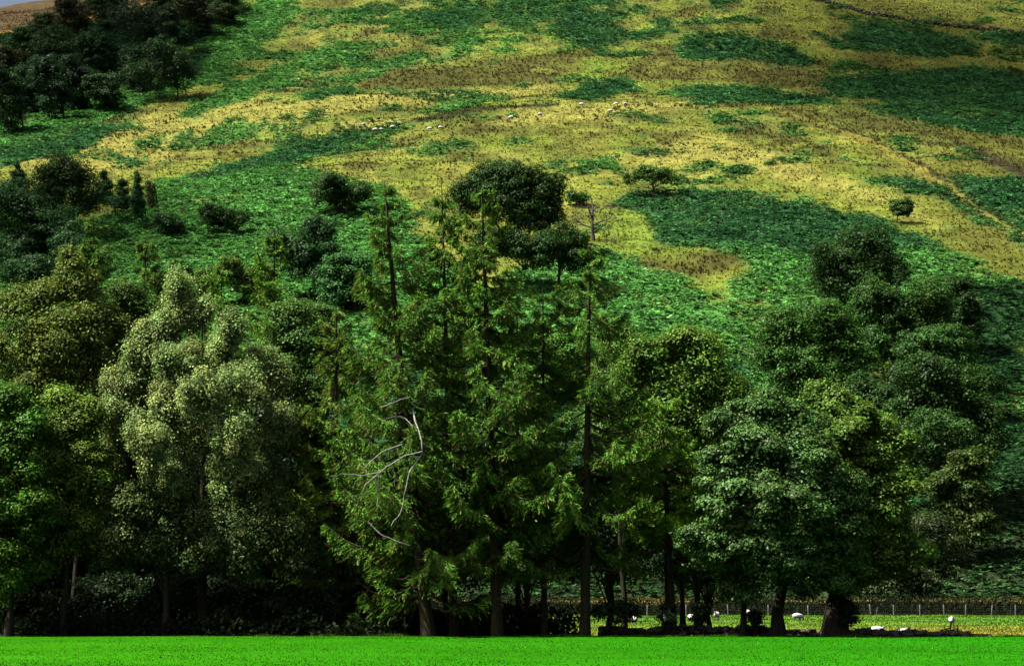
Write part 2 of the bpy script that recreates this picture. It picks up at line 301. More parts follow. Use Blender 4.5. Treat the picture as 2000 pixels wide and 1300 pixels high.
# ------------------------------------------------------------------ ground sheets
def grid_mesh(name, xs, ys, mat, colf):
    X, Y = np.meshgrid(xs, ys); V = np.stack([X, Y, H(X, Y)], -1).reshape(-1, 3); nx = len(xs)
    i = np.arange(len(ys) - 1)[:, None] * nx; j = np.arange(nx - 1)[None]
    Q = np.stack([i + j, i + j + 1, i + nx + j + 1, i + nx + j], -1).reshape(-1, 4)
    return mesh_np(name, V, Q, mat, col=colf(X.ravel(), Y.ravel()), smooth=True)
def stretch(a, b, s, A, B, n):        # fine spacing s between a and b, coarse out to A and B
    L = a - (a - A) * (np.linspace(1, 0, n, endpoint=False) ** 2.2); R = b + (B - b) * (np.linspace(0, 1, n + 1)[1:] ** 2.2)
    return np.concatenate([L, np.arange(a, b, s), R])
def hillcol(x, y):
    c = samp(CMAPB, x, y).copy(); p = y < 227
    n = fbm(x / 6, y / 2.5, 3)[:, None]; n2 = sst(.45, .62, fbm(x / 14 + 3, y / 5, 3))[:, None]
    pc = np.array(PASTURE) * (1 - n2) + np.array((.22, .215, .025)) * n2
    nearfence = sst(160, 195, y)[:, None]; pc = pc * (1 - nearfence * .75) + np.array((.06, .20, .014)) * nearfence * .75
    pc = pc * (.7 + .4 * n); c[p] = pc[p]
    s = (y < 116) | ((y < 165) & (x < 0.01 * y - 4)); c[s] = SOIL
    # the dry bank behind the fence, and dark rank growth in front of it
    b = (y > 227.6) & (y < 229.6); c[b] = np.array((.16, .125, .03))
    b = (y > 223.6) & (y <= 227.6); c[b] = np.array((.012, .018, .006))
    return c
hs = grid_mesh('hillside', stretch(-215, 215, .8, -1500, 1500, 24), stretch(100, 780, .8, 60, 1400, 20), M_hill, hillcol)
tag(hs, kind='structure')
g0 = mesh_np('ground', np.array([(-3000, -600, -2.5), (3000, -600, -2.5), (3000, 3000, -2.5), (-3000, 3000, -2.5)]), np.array([[0, 1, 2, 3]]),
             solid_mat('far_ground', (.05, .07, .02), (.09, .12, .03), .02), col=None)
tag(g0, kind='structure')
# bright mown field in front: it ends at a low bank under the trees
def edge(x): return 106.5 - 0.045 * x + .5 * (vn(x / 6, 0 * x + 3) - .5) + .25 * (vn(x / 1.1, 0 * x + 8) - .5)
fx = stretch(-40, 40, .25, -900, 900, 20); tt = np.concatenate([np.linspace(0, 1, 60) ** .6])
X, Tt = np.meshgrid(fx, tt); E = edge(X); Y = -150 + (E + 150) * Tt
Zf = .10 + .05 * (fbm(X / 5, Y / 5, 3) - .5); Zf[-1] = -.12
Y[-2] = Y[-1] - .10
nx = len(fx); i = np.arange(len(tt) - 1)[:, None] * nx; j = np.arange(nx - 1)[None]
Q = np.stack([i + j, i + j + 1, i + nx + j + 1, i + nx + j], -1).reshape(-1, 4)
fc = np.empty((X.size, 3)); fc[:] = (.019, .140, .003)
k_ = fbm(X / 8, Y / 8, 4).reshape(-1, 1); fc = fc * (.75 + .5 * k_); fc[:, 0] *= 1 - .010 * np.clip(X.ravel(), -25, 30)
fo = mesh_np('field', np.stack([X, Y, Zf], -1).reshape(-1, 3), Q, M_field, col=fc, smooth=True); tag(fo, kind='structure')
# field grass
R = np.random.RandomState(11)
n = 45000; y = 58 + 49 * R.rand(n); x = (R.rand(n) - .5) * .60 * y; k = y < edge(x) - .02; x = x[k]; y = y[k]; n = len(x)
P = np.stack([x, y, np.full(n, .085)], -1); A = np.stack([R.randn(n) * .35, R.randn(n) * .35, np.ones(n)], -1)
c = np.array((.019, .155, .003)) * (.8 + .4 * R.rand(n, 1)) * (.75 + .5 * fbm(x / 5, y / 4, 4)[:, None]); yl = (R.rand(n) < .02 * (fbm(x / 3, y / 3, 2) > .55) + .002); c[yl] = (.38, .5, .03)
lg = .03 + .04 * R.rand(n); e_ = edge(x) - y < .3; lg[e_] *= 1.7
V, Qd = cards(P, A, R.randn(n, 3) * [1, 1, .1], lg, .012 + .012 * R.rand(n)); o = mesh_np('grass', V, Qd, M_grass, col=c)
tag(o, 'fine bright green turf blades of the mown field in front of the trees', 'grass', kind='stuff')
n = 16000; x = -45 + 90 * R.rand(n); y = edge(x) - .02 - .35 * R.rand(n) ** 2; hh = .05 + .22 * vn(x / 1.7, 0 * x + 4) ** 2 * (R.rand(n) + .3)
P = np.stack([x, y, np.full(n, .05)], -1); A = np.stack([R.randn(n) * .4, R.randn(n) * .3, np.ones(n)], -1)
V, Qd = cards(P, A, R.randn(n, 3) * [1, 1, .1], hh, .014 + .01 * R.rand(n)); tag(mesh_np('rough_grass', V, Qd, M_grass, col=np.array((.05, .13, .008)) * (.5 + 1.0 * R.rand(n, 1))), 'longer uneven grass along the shaded far edge of the mown field', 'grass', kind='stuff')
# ------------------------------------------------------------------ bracken, rushes, tussocks (uncountable cover)
def scatter(n, seed, y0=231.5, y1=740):
    R = np.random.RandomState(seed); y = np.sqrt(y0 ** 2 + (y1 ** 2 - y0 ** 2) * R.rand(n)); x = (R.rand(n) - .5) * .60 * y
    return x, y, R
def fernlot(n, seed):
    x, y, R = scatter(n, seed); k = samp(BSOFT, x, y) > .22 + .6 * R.rand(len(x)) * (.3 + .7 * R.rand(len(x))); x = x[k]; y = y[k]; n = len(x)
    hum = .55 * vn(x / 2.6, y / 2.0) + .45 * vn(x / 1.2 + 50, y / 1.3); z = H(x, y) + .1 + 1.7 * (hum - .25); sz = .75 + .45 * R.rand(n)
    base = samp(BCOL, x, y) * (.55 + 1.1 * R.rand(n, 1) ** 2) * (.25 + 1.5 * fbm(x / 9, (y + .1 * x) / 2.6, 3)[:, None]); nf = 6
    VV = []; CC = []
    for f in range(nf):
        a = R.rand(n) * 6.283; P = np.stack([x + .1 * R.randn(n), y + .1 * R.randn(n), z + .15 * R.rand(n)], -1)
        A = np.stack([np.cos(a), np.sin(a), .35 - .7 * R.rand(n)], -1); N = np.stack([.4 * R.randn(n), .4 * R.randn(n), np.ones(n)], -1)
        V, _ = cards(P, A, N, sz * .8, sz * .17); VV.append(V.reshape(-1, 4, 3)); CC.append(base * (.8 + .5 * R.rand(n, 1)))
    V = np.concatenate(VV).reshape(-1, 3); return V, np.arange(len(V)).reshape(-1, 4), np.concatenate(CC)
V, Qd, c = fernlot(330000, 21)
tag(mesh_np('bracken', V, Qd, M_fern, col=c), 'dense green bracken covering large patches of the hillside', 'bracken', kind='stuff')
def tufts(n, seed, mask, colr, hgt, wid, nb, spread, keepf=None):
    x, y, R = scatter(n, seed); k = mask(x, y); x = x[k]; y = y[k]; n = len(x); z = H(x, y) - .04
    s = .6 + .8 * R.rand(n); base = colr(x, y, R); VV = []; CC = []
    for f in range(nb):
        P = np.stack([x + .12 * R.randn(n), y + .12 * R.randn(n), z], -1)
        A = np.stack([spread * R.randn(n), spread * R.randn(n), np.ones(n)], -1)
        V, _ = cards(P, A, np.stack([R.randn(n), R.randn(n), .1 * R.randn(n)], -1), hgt * s * (.7 + .5 * R.rand(n)), wid * s); VV.append(V.reshape(-1, 4, 3))
        CC.append(base * (.75 + .5 * R.rand(n, 1)))
    V = np.concatenate(VV).reshape(-1, 3); return V, np.arange(len(V)).reshape(-1, 4), np.concatenate(CC)
def rushmask(x, y):
    m = samp(RSOFT, x, y) > .2 + .6 * _tab[(x * 13).astype(int) & 255, (y * 11).astype(int) & 255]; q = fbm(x / 5 + 60, y / 5, 3)
    return m | ((samp(BMAP, x, y) == 0) & (q > .69) & (_tab[(x * 7).astype(int) & 255, (y * 7).astype(int) & 255] > .5))
V, Qd, c = tufts(130000, 31, rushmask, lambda x, y, R: np.array((.072, .072, .018)) * (.5 + 1.0 * R.rand(len(x), 1)), .62, .10, 5, .4)
tag(mesh_np('rushes', V, Qd, M_grass, col=c), 'brown and olive rush clumps scattered between the hill grasses', 'rushes', kind='stuff')
V, Qd, c = tufts(230000, 41, lambda x, y: (samp(BMAP, x, y) == 0) & (samp(RMAP, x, y) == 0),
                 lambda x, y, R: samp(CMAPB, x, y) * np.where(R.rand(len(x), 1) < .40 * (fbm(x / 4, y / 3, 3)[:, None] > .57) + .02, .5, .85 + .4 * R.rand(len(x), 1)), .34, .12, 3, .6)
tag(mesh_np('hill_grass', V, Qd, M_grass, col=c), 'yellow green tussocky grass between the bracken on the hillside', 'grass', kind='stuff')
# ------------------------------------------------------------------ trees
def rnd_dirs(R, n, up=0.0):
    v = R.randn(n, 3); v[:, 2] += up; return norm(v)
def crown_leaves(R, lobes, nleaf, leaf, col, rc, droop=0, inner=.12, up=.5, flat=.65, shell=.5, vary=.40, dense=.9):
    """lobes: array rows cx,cy,cz,rx,ry,rz. Leaves gather in clumps spread over every lobe."""
    vol = (lobes[:, 3] * lobes[:, 5] + lobes[:, 4] * lobes[:, 5] + lobes[:, 3] * lobes[:, 4]); share = vol / vol.sum()
    C = []; RC = []
    for Lb, s in zip(lobes, share):
        k = max(6, int(s * vol.sum() / rc ** 2 * 1.9 * dense)); d = rnd_dirs(R, k, .25); r = shell + (1 - shell) * R.rand(k) ** .55
        bump = .84 + .32 * vn(d[:, 0] * 2.3 + Lb[0], d[:, 2] * 2.3 + Lb[1] + d[:, 1])
        C.append(Lb[:3] + d * (r * bump)[:, None] * Lb[3:6]); RC.append(rc * (.42 + 1.15 * R.rand(k) ** 1.6))
    C = np.concatenate(C); RC = np.concatenate(RC); w = RC ** 2; idx = R.choice(len(C), nleaf, p=w / w.sum())
    d = rnd_dirs(R, nleaf, up); r = RC[idx] * (.45 + .6 * R.rand(nleaf)) * (1 + .55 * np.abs(R.randn(nleaf)) * (R.rand(nleaf) < .16))
    P = C[idx] + d * r[:, None] * np.array([1, 1, flat]); ctr = (lobes[:, :3] * share[:, None]).sum(0)
    nin = int(nleaf * inner)
    if nin:
        j = R.choice(len(lobes), nin, p=share); P[:nin] = lobes[j, :3] + rnd_dirs(R, nin) * (R.rand(nin, 1) ** .4) * .78 * lobes[j, 3:6]
    N = norm(d * .9 + norm(P - ctr) * .35 + R.randn(nleaf, 3) * .45 + [0, 0, .45]); A = np.cross(N, R.randn(nleaf, 3)); A[:, 2] -= droop
    tint = (1 - vary + 2 * vary * R.rand(len(C)))[idx][:, None]; hue = (R.rand(len(C)) - .5)[idx]
    c = np.array(col) * tint * (.7 + .6 * R.rand(nleaf, 1)); c[:, 0] *= 1 + .3 * hue
    V, Q = cards(P, A, N, leaf * (.7 + .6 * R.rand(nleaf)), leaf * .5 * (.55 + .3 * R.rand(nleaf)))
    return V, Q, c, C
def limbs(R, T, base, top, lobes, C, r0, n=26, low=.3):
    base = np.array(base, float); top = np.array(top, float); hgt = top[2] - base[2]
    k = 9; t = np.linspace(0, 1, k)[:, None]; P = base + (top - base) * t; P[1:-1, :2] += R.randn(k - 2, 2) * r0 * .35
    rad = r0 * (1 - .85 * t[:, 0]) ; rad[0] *= 1.5; T.add(P, rad, 9)
    for q in C[R.choice(len(C), min(n, len(C)), replace=False)]:
        f = low + (.9 - low) * R.rand(); s = base + (top - base) * f
        if q[2] < s[2] - 1: f = low; s = base + (top - base) * f
        m = (s + q) / 2 + [0, 0, .12 * np.linalg.norm(q - s)] + R.randn(3) * .25; tt_ = np.linspace(0, 1, 6)[:, None]
        B = (1 - tt_) ** 2 * s + 2 * tt_ * (1 - tt_) * m + tt_ ** 2 * q
        T.add(B, r0 * .34 * (1 - f * .5) * (1 - .88 * tt_[:, 0]), 5)
TREES = []
def broad(name, label, base, lobes_px, dist=None, leaf=.16, nleaf=30000, col=(.05, .10, .02), rc=1.0, r0=.3, seed=1, cat='tree', group=None,
          mat=None, bark=None, depth=.9, trunks=None, nl=26, low=.3, **kw):
    """lobes_px: (u, v, ru, rv[, dy]) seen outline of each crown lobe; base: foot (u, v) on the hill or (u,) at dist"""
    R = np.random.RandomState(seed)
    if dist is None: b = np.array(at(*base))
    else:
        b = pt(base[0], 1160, dist); b[2] = float(H(b[0], b[1]))
    d = b[1]; s = d / F; L = []
    for q in lobes_px:
        dy = q[4] if len(q) > 4 else 0
        c = pt(q[0], q[1], d + dy); rx = q[2] * s * .9; rz = q[3] * s * .9
        L.append([c[0], c[1], c[2], rx, max(rx, rz) * depth, rz])
    ex = []
    for q in L:
        for k in range(2):
            a = (.1 + .8 * R.rand()) * math.pi; f = .42 + .25 * R.rand(); ex.append([q[0] + .72 * q[3] * math.cos(a), q[1] + .5 * q[4] * R.randn() * .6, q[2] + .68 * q[5] * math.sin(a), q[3] * f, q[4] * f, q[5] * f])
    L = [[q[0], q[1], q[2], q[3] * .88, q[4] * .88, q[5] * .88] for q in L]; nb = len(L)
    L = np.array(L + ex); loc = b.copy()
    V, Q, c, C = crown_leaves(R, L, nleaf, leaf, np.array(col) * 1.5, rc, **kw)
    root = empty(name, loc, 0, label, cat, group)
    mesh_np('crown', V - loc, Q, mat or M_leaf, col=c, parent=root)
    T = Tubes()
    for k, (tx, fr, ty) in enumerate(trunks or [(base[0], 1.0, 0)]):
        bb = b.copy(); bb[0] = ray(tx, 1160)[0] * d; bb[1] += ty; bb[2] = float(H(bb[0], bb[1])) - .15
        j = np.argmin(np.abs(L[:nb, 0] - bb[0]) - .5 * L[:nb, 2]); top = L[j, :3] * [.5, .5, 1] + bb * [.5, .5, 0]; top[2] += .35 * L[j, 5]
        if top[2] < bb[2] + 1.5: top[2] = bb[2] + 1.5
        near = C if trunks is None else C[np.argsort(np.abs(C[:, 0] - bb[0]))[:max(30, len(C) // 2)]]
        limbs(R, T, bb, top, L, near, r0 * fr, nl, low)
    o = T.build('trunk', bark or M_bark, root)
    o.data.transform(__import__('mathutils').Matrix.Translation(-Vector(loc)))
    return root
def larch(label, u0, dist, apex, lean_mid=None, wmax=4.2, seed=1, r0=.32, col=(.055, .115, .018), brown=.25, clear=.12, bare=None, name='larch_tree', group='larches in the front row of the wood', fac=1.0, taper=.82, gapf=.8):
    wmax *= 1.14; col = np.array(col) * (1.7, 2.1, 1.3)
    R = np.random.RandomState(seed); b = pt(u0, 1160, dist); b[2] = float(H(b[0], b[1])) - .1
    top = pt(apex[0], apex[1], dist); hgt = top[2] - b[2]
    root = empty(name, b, 0, label, 'tree', group); T = Tubes()
    k = 18; t = np.linspace(0, 1, k)
    ax = np.stack([b[0] + (top[0] - b[0]) * t + (0 if lean_mid is None else lean_mid) * np.sin(t * math.pi), b[1] + .4 * np.sin(t * 5 + seed) * t, b[2] + hgt * t], -1)
    rad = r0 * (1 - t) ** .8 + .02; rad[0] *= 1.25; T.add(ax - b, rad, 9)
    axis = lambda f: np.array([np.interp(f, t, ax[:, i]) for i in range(3)])
    PP = []; AA = []; NN = []; LL = []; CC = []
    f = clear
    while f < .985:
        g = (f - clear) / (1 - clear); L0 = wmax * ((1 - g) ** taper) * (.45 + .55 * min(1, g * 4 + .35)) + .25
        for q in range(R.randint(3, 7)):
            L = L0 * (.55 + .6 * R.rand()) * (1.25 if R.rand() < .12 else 1); a = R.rand() * 6.283; s0 = axis(min(f + .006 * R.rand(), 1))
            m = 9; tt_ = np.linspace(0, 1, m); dr = (-.20 + .34 * g) * L * tt_ + .22 * L * (tt_ ** 2.5) - .16 * L * np.sin(tt_ * 3.1)
            a_ = a + .25 * R.randn() * tt_
            B = s0 + np.stack([np.cos(a_) * L * tt_, np.sin(a_) * L * tt_, dr], -1)
            T.add(B - b, (.012 + .016 * L) * (1 - .85 * tt_), 4)
            if R.rand() < gapf * (.14 + .5 * (g < .12)): continue
            nt_ = int(L * 20 * fac) + 8; tb = .14 + .86 * R.rand(nt_) ** .8; cen = np.stack([np.interp(tb, tt_, B[:, i]) for i in range(3)], -1)
            sd = a + R.choice([-1, 1], nt_) * (.5 + .8 * R.rand(nt_)); tl = (.25 + .34 * L * (1 - tb) ** .6 * .8) * (.5 + .7 * R.rand(nt_))
            hang = -.15 - .75 * R.rand(nt_) ** 1.5
            D = norm(np.stack([np.cos(sd), np.sin(sd), hang], -1)); clump = (.7 + .6 * R.rand())
            ns = 9
            for s in range(ns):
                w = (s + R.rand(nt_)) / ns; P = cen + D * (tl * w)[:, None]; P[:, 2] -= .25 * tl * w ** 2
                PP.append(P); AA.append(D + R.randn(nt_, 3) * .38 + [0, 0, -.25]); NN.append(np.stack([.5 * R.randn(nt_), .5 * R.randn(nt_), np.ones(nt_)], -1))
                LL.append(.20 + .16 * R.rand(nt_)); br = (R.rand(nt_, 1) < brown * (w[:, None] * 1.3) * (-hang[:, None] * 1.6))
                CC.append(np.where(br, np.array((.14, .125, .022)), np.array(col) * (.75 + .6 * w[:, None])) * clump * (.65 + .7 * R.rand(nt_, 1)))  # green lightens along each twig, lit tips put into the needle colour
        f += (.55 + .40 * R.rand()) / hgt
    P = np.concatenate(PP) - b; L = np.concatenate(LL)
    V, Q = cards(P, np.concatenate(AA), np.concatenate(NN), L, L * .09)
    mesh_np('crown', V, Q, M_needle, col=np.concatenate(CC), parent=root); T.build('trunk', M_larchbark, root)
    if bare:
        TB = Tubes()
        for line, r in bare:
            Pn = np.array([pt(u, v, dist + dy) for (u, v, dy) in line]); tq = np.linspace(0, len(Pn) - 1, len(Pn) * 3)
            Pi = np.stack([np.interp(tq, np.arange(len(Pn)), Pn[:, i]) for i in range(3)], -1); Pi += R.randn(*Pi.shape) * .015
            TB.add(Pi - b, np.linspace(r, r * .45, len(Pi)), 6)
        o = TB.build('dead_branch', M_dead, root); o['label'] = 'bleached leafless dead branch hanging below the green sprays'
    return root
G_HILL = 'trees scattered over the hillside'; G_WOOD = 'trees of the dark wood in the upper left corner'; G_RIGHT = 'trees on the lower slope at the right'; G_FRONT = 'broadleaved trees of the front row'
OAK = (.022, .058, .018); DARK = (.013, .034, .009); MID = (.030, .085, .018); SYC = (.022, .075, .022)
# -- front row
broad('silver_birch', 'tall olive green birch at the left edge, its pointed top above the pale willow', (145,), [(132, 535, 32, 50), (95, 580, 50, 45), (165, 580, 40, 50), (50, 620, 60, 60), (185, 640, 42, 60), (120, 660, 80, 70, -1), (40, 710, 75, 75), (160, 730, 65, 75), (90, 780, 90, 70), (60, 860, 110, 120, 2), (130, 1000, 120, 120, 2)],
      118, .18, 95000, (.095, .140, .020), .68, .22, 1, group=G_FRONT, droop=.5, shell=.35, flat=.9, bark=M_bark)
broad('willow_tree', 'large pale silvery olive tree left of the larches, the palest crown in the row', (400,),
      [(348, 580, 30, 45, 2), (375, 630, 48, 42, 2), (320, 650, 45, 45, 1), (455, 655, 30, 45, 0), (285, 690, 50, 55, 1), (430, 700, 50, 45, 0), (520, 715, 30, 42, 1), (350, 720, 55, 45, -1), (540, 760, 32, 40, 1), (480, 765, 60, 55, -2), (250, 760, 45, 55, 1), (405, 790, 55, 50, -3), (315, 800, 48, 45, -2), (230, 840, 45, 55, 0), (290, 880, 50, 60, -3.5),
       (370, 870, 55, 55, -1.5), (450, 860, 55, 50, -3), (530, 850, 45, 55, 0), (210, 920, 42, 50, 0), (340, 950, 55, 45, -1.5), (440, 940, 60, 50, -2), (520, 940, 45, 45, 0)],
      111, .14, 190000, (.170, .245, .065), .5, .3, 2, group=G_FRONT, droop=.4, shell=.25, flat=1.2, up=.6, vary=.45)
broad('willow_tree', 'shaded willow with small pale leaf sprays low down, below the silvery olive tree', (330,), [(300, 1010, 90, 70), (400, 1020, 80, 70), (500, 1000, 70, 70), (560, 1070, 70, 60), (460, 1090, 90, 60), (350, 1090, 80, 50), (220, 1080, 80, 60)],
      109, .15, 60000, (.060, .098, .024), .7, .25, 3, group=G_FRONT, droop=.3, shell=.3, flat=.9)
broad('young_ash', 'vivid leaf green tree cut by the left frame edge in front of the birch', (20,), [(20, 790, 45, 48), (50, 850, 50, 60), (-20, 880, 70, 70), (30, 930, 70, 60), (-20, 1000, 80, 70), (60, 1020, 55, 60), (10, 1110, 80, 80)],
      106, .17, 60000, (.055, .135, .012), .7, .22, 4, group=G_FRONT)
broad('young_ash', 'yellow green bushy tree top between the vivid left edge tree and the pale willow', (130,), [(120, 805, 38, 40), (165, 830, 38, 45), (130, 870, 60, 55), (180, 930, 50, 60), (120, 960, 60, 60), (110, 1060, 90, 80)],
      108, .17, 50000, (.085, .150, .016), .7, .2, 5, group=G_FRONT)
larch('small larch with a pointed top above the left end of the wood', 190, 128, (185, 425), wmax=4.0, seed=6, col=(.05, .10, .018), fac=.9, clear=.3)
larch('broad low larch with brownish lower sprays between birch and willow tops', 285, 125, (285, 470), wmax=4.4, seed=7, col=(.06, .115, .018), brown=.6, clear=.3)
larch('leafy yellow green larch behind the right side of the pale willow', 545, 122, (535, 455), wmax=4.8, seed=8, col=(.065, .13, .015), clear=.25, fac=1.2)
larch('low larch beside the yellow green one, behind the willow crown', 440, 124, (430, 515), wmax=4.0, seed=9, col=(.06, .13, .015), clear=.3)
larch('short larch with dark bare stem between willow and tall larches', 658, 112, (655, 590), wmax=4.0, seed=10, col=(.08, .135, .022), clear=.12, r0=.25, brown=.5, taper=.9)
larch('tall larch with bleached dead branches, leftmost of the tall larches', 838, 107, (750, 352), lean_mid=-.1, wmax=5.0, seed=21, r0=.36, fac=1.1, brown=.4, clear=.1,
      bare=[([(812, 790, -.3), (806, 800, -2.5), (812, 825, -4.2), (824, 860, -4.7), (824, 885, -4.8), (800, 920, -5.2), (790, 960, -5.4), (784, 1000, -5.5), (764, 1025, -5.7)], .05),
            ([(824, 882, -4.8), (790, 890, -5.2), (765, 905, -5.4), (740, 923, -5.6), (705, 928, -5.8), (668, 925, -6.0)], .048),
            ([(741, 923, -5.6), (738, 950, -5.6), (737, 988, -5.7)], .05), ([(740, 923, -5.6), (715, 945, -5.8), (705, 965, -5.8)], .035),
            ([(785, 868, -5.0), (750, 880, -5.2), (720, 905, -5.2), (706, 918, -5.2)], .035), ([(720, 1020, -6.2), (745, 1045, -6.2), (785, 1060, -6.0), (800, 1065, -5.8)], .05),
            ([(806, 830, -4.3), (790, 815, -3.5), (770, 812, -3.8), (752, 820, -4)], .02), ([(705, 928, -5.7), (695, 940, -5.6), (688, 955, -5.7)], .015), ([(668, 925, -6), (655, 930, -6), (645, 928, -6)], .012), ([(765, 905, -5.4), (772, 930, -5.3), (770, 950, -5.3)], .015), ([(745, 795, -4.7), (770, 785, -4.4), (800, 775, -4.0)], .04)])
larch('slender larch standing behind, between the two tallest larches', 888, 108.5, (862, 352), wmax=3.6, seed=22, r0=.24, fac=1.0, brown=.35, clear=.2)
larch('tall dark stemmed larch at the centre of the row', 972, 107, (940, 345), wmax=4.8, seed=23, r0=.30, fac=1.1, clear=.17, brown=.35)
larch('tall larch right of centre with its tip below the bare tree', 1142, 108, (1152, 478), wmax=5.0, seed=24, r0=.28, fac=1.15, clear=.20, brown=.35)
larch('narrow larch with thin stem between the central and right larch', 1063, 110, (1060, 560), wmax=3.4, seed=25, r0=.17, fac=1.0, clear=.2, col=(.045, .105, .02))
larch('low spreading larch with bright spray ends right of the tall larches', 1315, 112, (1290, 770), wmax=3.6, seed=26, r0=.22, fac=1.0, clear=.32, col=(.075, .15, .015), taper=.6)
larch('thin stemmed larch close behind the leftmost tall one', 1012, 114, (1010, 600), wmax=3.4, seed=27, r0=.16, fac=1.0, clear=.2, col=(.045, .11, .02))
larch('dark understorey larch left of the tall larches at the wood edge', 720, 112, (730, 760), wmax=4.2, seed=28, r0=.2, fac=1.0, clear=.1, col=(.045, .10, .02), taper=.5)
broad('alder_tree', 'bright green alder with dark upright stems right of the larches', (1345,), [(1335, 675, 50, 42), (1280, 700, 55, 50), (1385, 715, 50, 50), (1240, 750, 50, 55), (1330, 760, 70, 60), (1420, 790, 50, 50), (1280, 830, 75, 65), (1370, 850, 75, 65), (1440, 800, 40, 40), (1320, 930, 90, 70), (1280, 1010, 90, 70), (1370, 1000, 70, 70)],
      116, .18, 95000, (.075, .155, .016), .68, .22, 30, group=G_FRONT, trunks=[(1333, .8, 0), (1367, 1, 1), (1305, .6, .5)], shell=.35)
broad('sycamore_tree', 'broad dark green sycamore with pale leaf edges, nearest big crown at right', (1520,), [(1480, 820, 65, 50, -2), (1420, 850, 50, 50, -2), (1550, 840, 60, 50, -2), (1400, 920, 55, 60, -2), (1480, 900, 80, 60, -3), (1580, 910, 75, 60, -3), (1640, 970, 55, 60, -3), (1430, 990, 75, 60, -3), (1540, 990, 90, 60, -4), (1620, 1060, 75, 60, -3), (1400, 1080, 65, 60, -2), (1490, 1090, 85, 60, -3), (1570, 1130, 80, 50, -2), (1440, 1150, 60, 40, -1)],
      108, .18, 130000, (.046, .105, .020), .6, .36, 31, group=G_FRONT, mat=M_shiny, trunks=[(1520, 1, 0), (1455, .5, 1)], flat=.55, nl=30)
broad('sycamore_tree', 'taller sycamore with warm green top and the thickest trunk, behind the dark one', (1630,), [(1640, 790, 55, 42, 1), (1590, 810, 45, 42, 1), (1690, 830, 60, 48, 1), (1640, 860, 80, 60, 0), (1730, 890, 50, 55, 1), (1760, 960, 45, 55), (1690, 940, 70, 65), (1720, 1020, 70, 65), (1650, 1040, 80, 70), (1700, 1100, 90, 60), (1770, 1080, 55, 55), (1640, 1130, 70, 45), (1560, 830, 40, 40, 2)],
      109, .19, 105000, (.072, .140, .016), .64, .62, 32, group=G_FRONT, flat=.55, low=.22, nl=34)
broad('hawthorn_tree', 'low olive brown thorn tree at the right foot of the sycamores', (1800,), [(1790, 1060, 65, 50), (1840, 1100, 50, 45), (1740, 1110, 65, 45), (1800, 1130, 75, 35), (1700, 1140, 60, 30)],
      233, .30, 26000, (.026, .044, .012), 1.1, .25, 33, group=G_FRONT, low=.15)
broad('ash_tree', 'mid green tree rising between the birch and the pale willow', (250,), [(250, 610, 45, 60), (215, 670, 45, 60), (270, 720, 60, 70), (235, 820, 60, 90)], 121, .17, 38000, (.055, .115, .018), .8, .22, 36, group=G_FRONT)
broad('ash_tree', 'mid green tree rising behind the right shoulder of the pale willow', (590,), [(575, 640, 42, 50), (620, 690, 48, 55), (550, 720, 50, 60), (600, 790, 65, 70), (650, 760, 45, 55)], 119, .17, 42000, (.050, .115, .018), .8, .22, 37, group=G_FRONT)
broad('alder_tree', 'green alder filling the gap between the right larch and the alder clump', (1215,), [(1215, 680, 42, 50), (1190, 740, 50, 60), (1235, 780, 50, 60), (1200, 860, 60, 80)], 119, .17, 36000, (.060, .130, .016), .8, .2, 38, group=G_FRONT)
for k, (u, lb) in enumerate([(-170, 'tree of the wood just outside the left frame edge'), (-330, 'second tree of the wood outside the left frame edge'), (-500, 'third tree of the wood outside the left frame edge')]):
    broad('young_ash', lb, (u,), [(u, 760, 80, 120), (u - 20, 900, 100, 110), (u + 20, 1050, 100, 110)], 110 + 3 * k, .3, 16000, (.05, .11, .018), 1.0, .3, 40 + k, group=G_FRONT)
# -- dark second rank behind, seen as gaps between the front crowns
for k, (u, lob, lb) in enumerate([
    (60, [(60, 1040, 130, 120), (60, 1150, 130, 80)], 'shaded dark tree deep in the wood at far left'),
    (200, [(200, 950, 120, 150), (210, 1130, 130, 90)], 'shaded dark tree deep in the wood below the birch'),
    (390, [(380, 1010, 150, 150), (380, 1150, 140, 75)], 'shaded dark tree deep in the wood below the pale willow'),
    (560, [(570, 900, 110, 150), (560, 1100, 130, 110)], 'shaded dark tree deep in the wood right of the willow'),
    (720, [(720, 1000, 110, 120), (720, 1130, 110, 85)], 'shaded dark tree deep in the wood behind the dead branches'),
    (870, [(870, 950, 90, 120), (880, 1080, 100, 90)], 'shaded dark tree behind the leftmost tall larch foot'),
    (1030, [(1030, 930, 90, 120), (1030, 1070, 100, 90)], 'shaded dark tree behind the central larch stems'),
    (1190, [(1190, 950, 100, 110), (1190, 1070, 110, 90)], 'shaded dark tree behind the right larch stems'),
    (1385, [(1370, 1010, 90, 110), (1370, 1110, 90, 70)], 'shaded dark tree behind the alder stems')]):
    broad('dark_tree', lb, (u,), lob, 122 + 3 * (k % 3), .26, 26000, (.022, .050, .018), 1.1, .22, 50 + k, group='shaded second rank of the wood', low=.2)
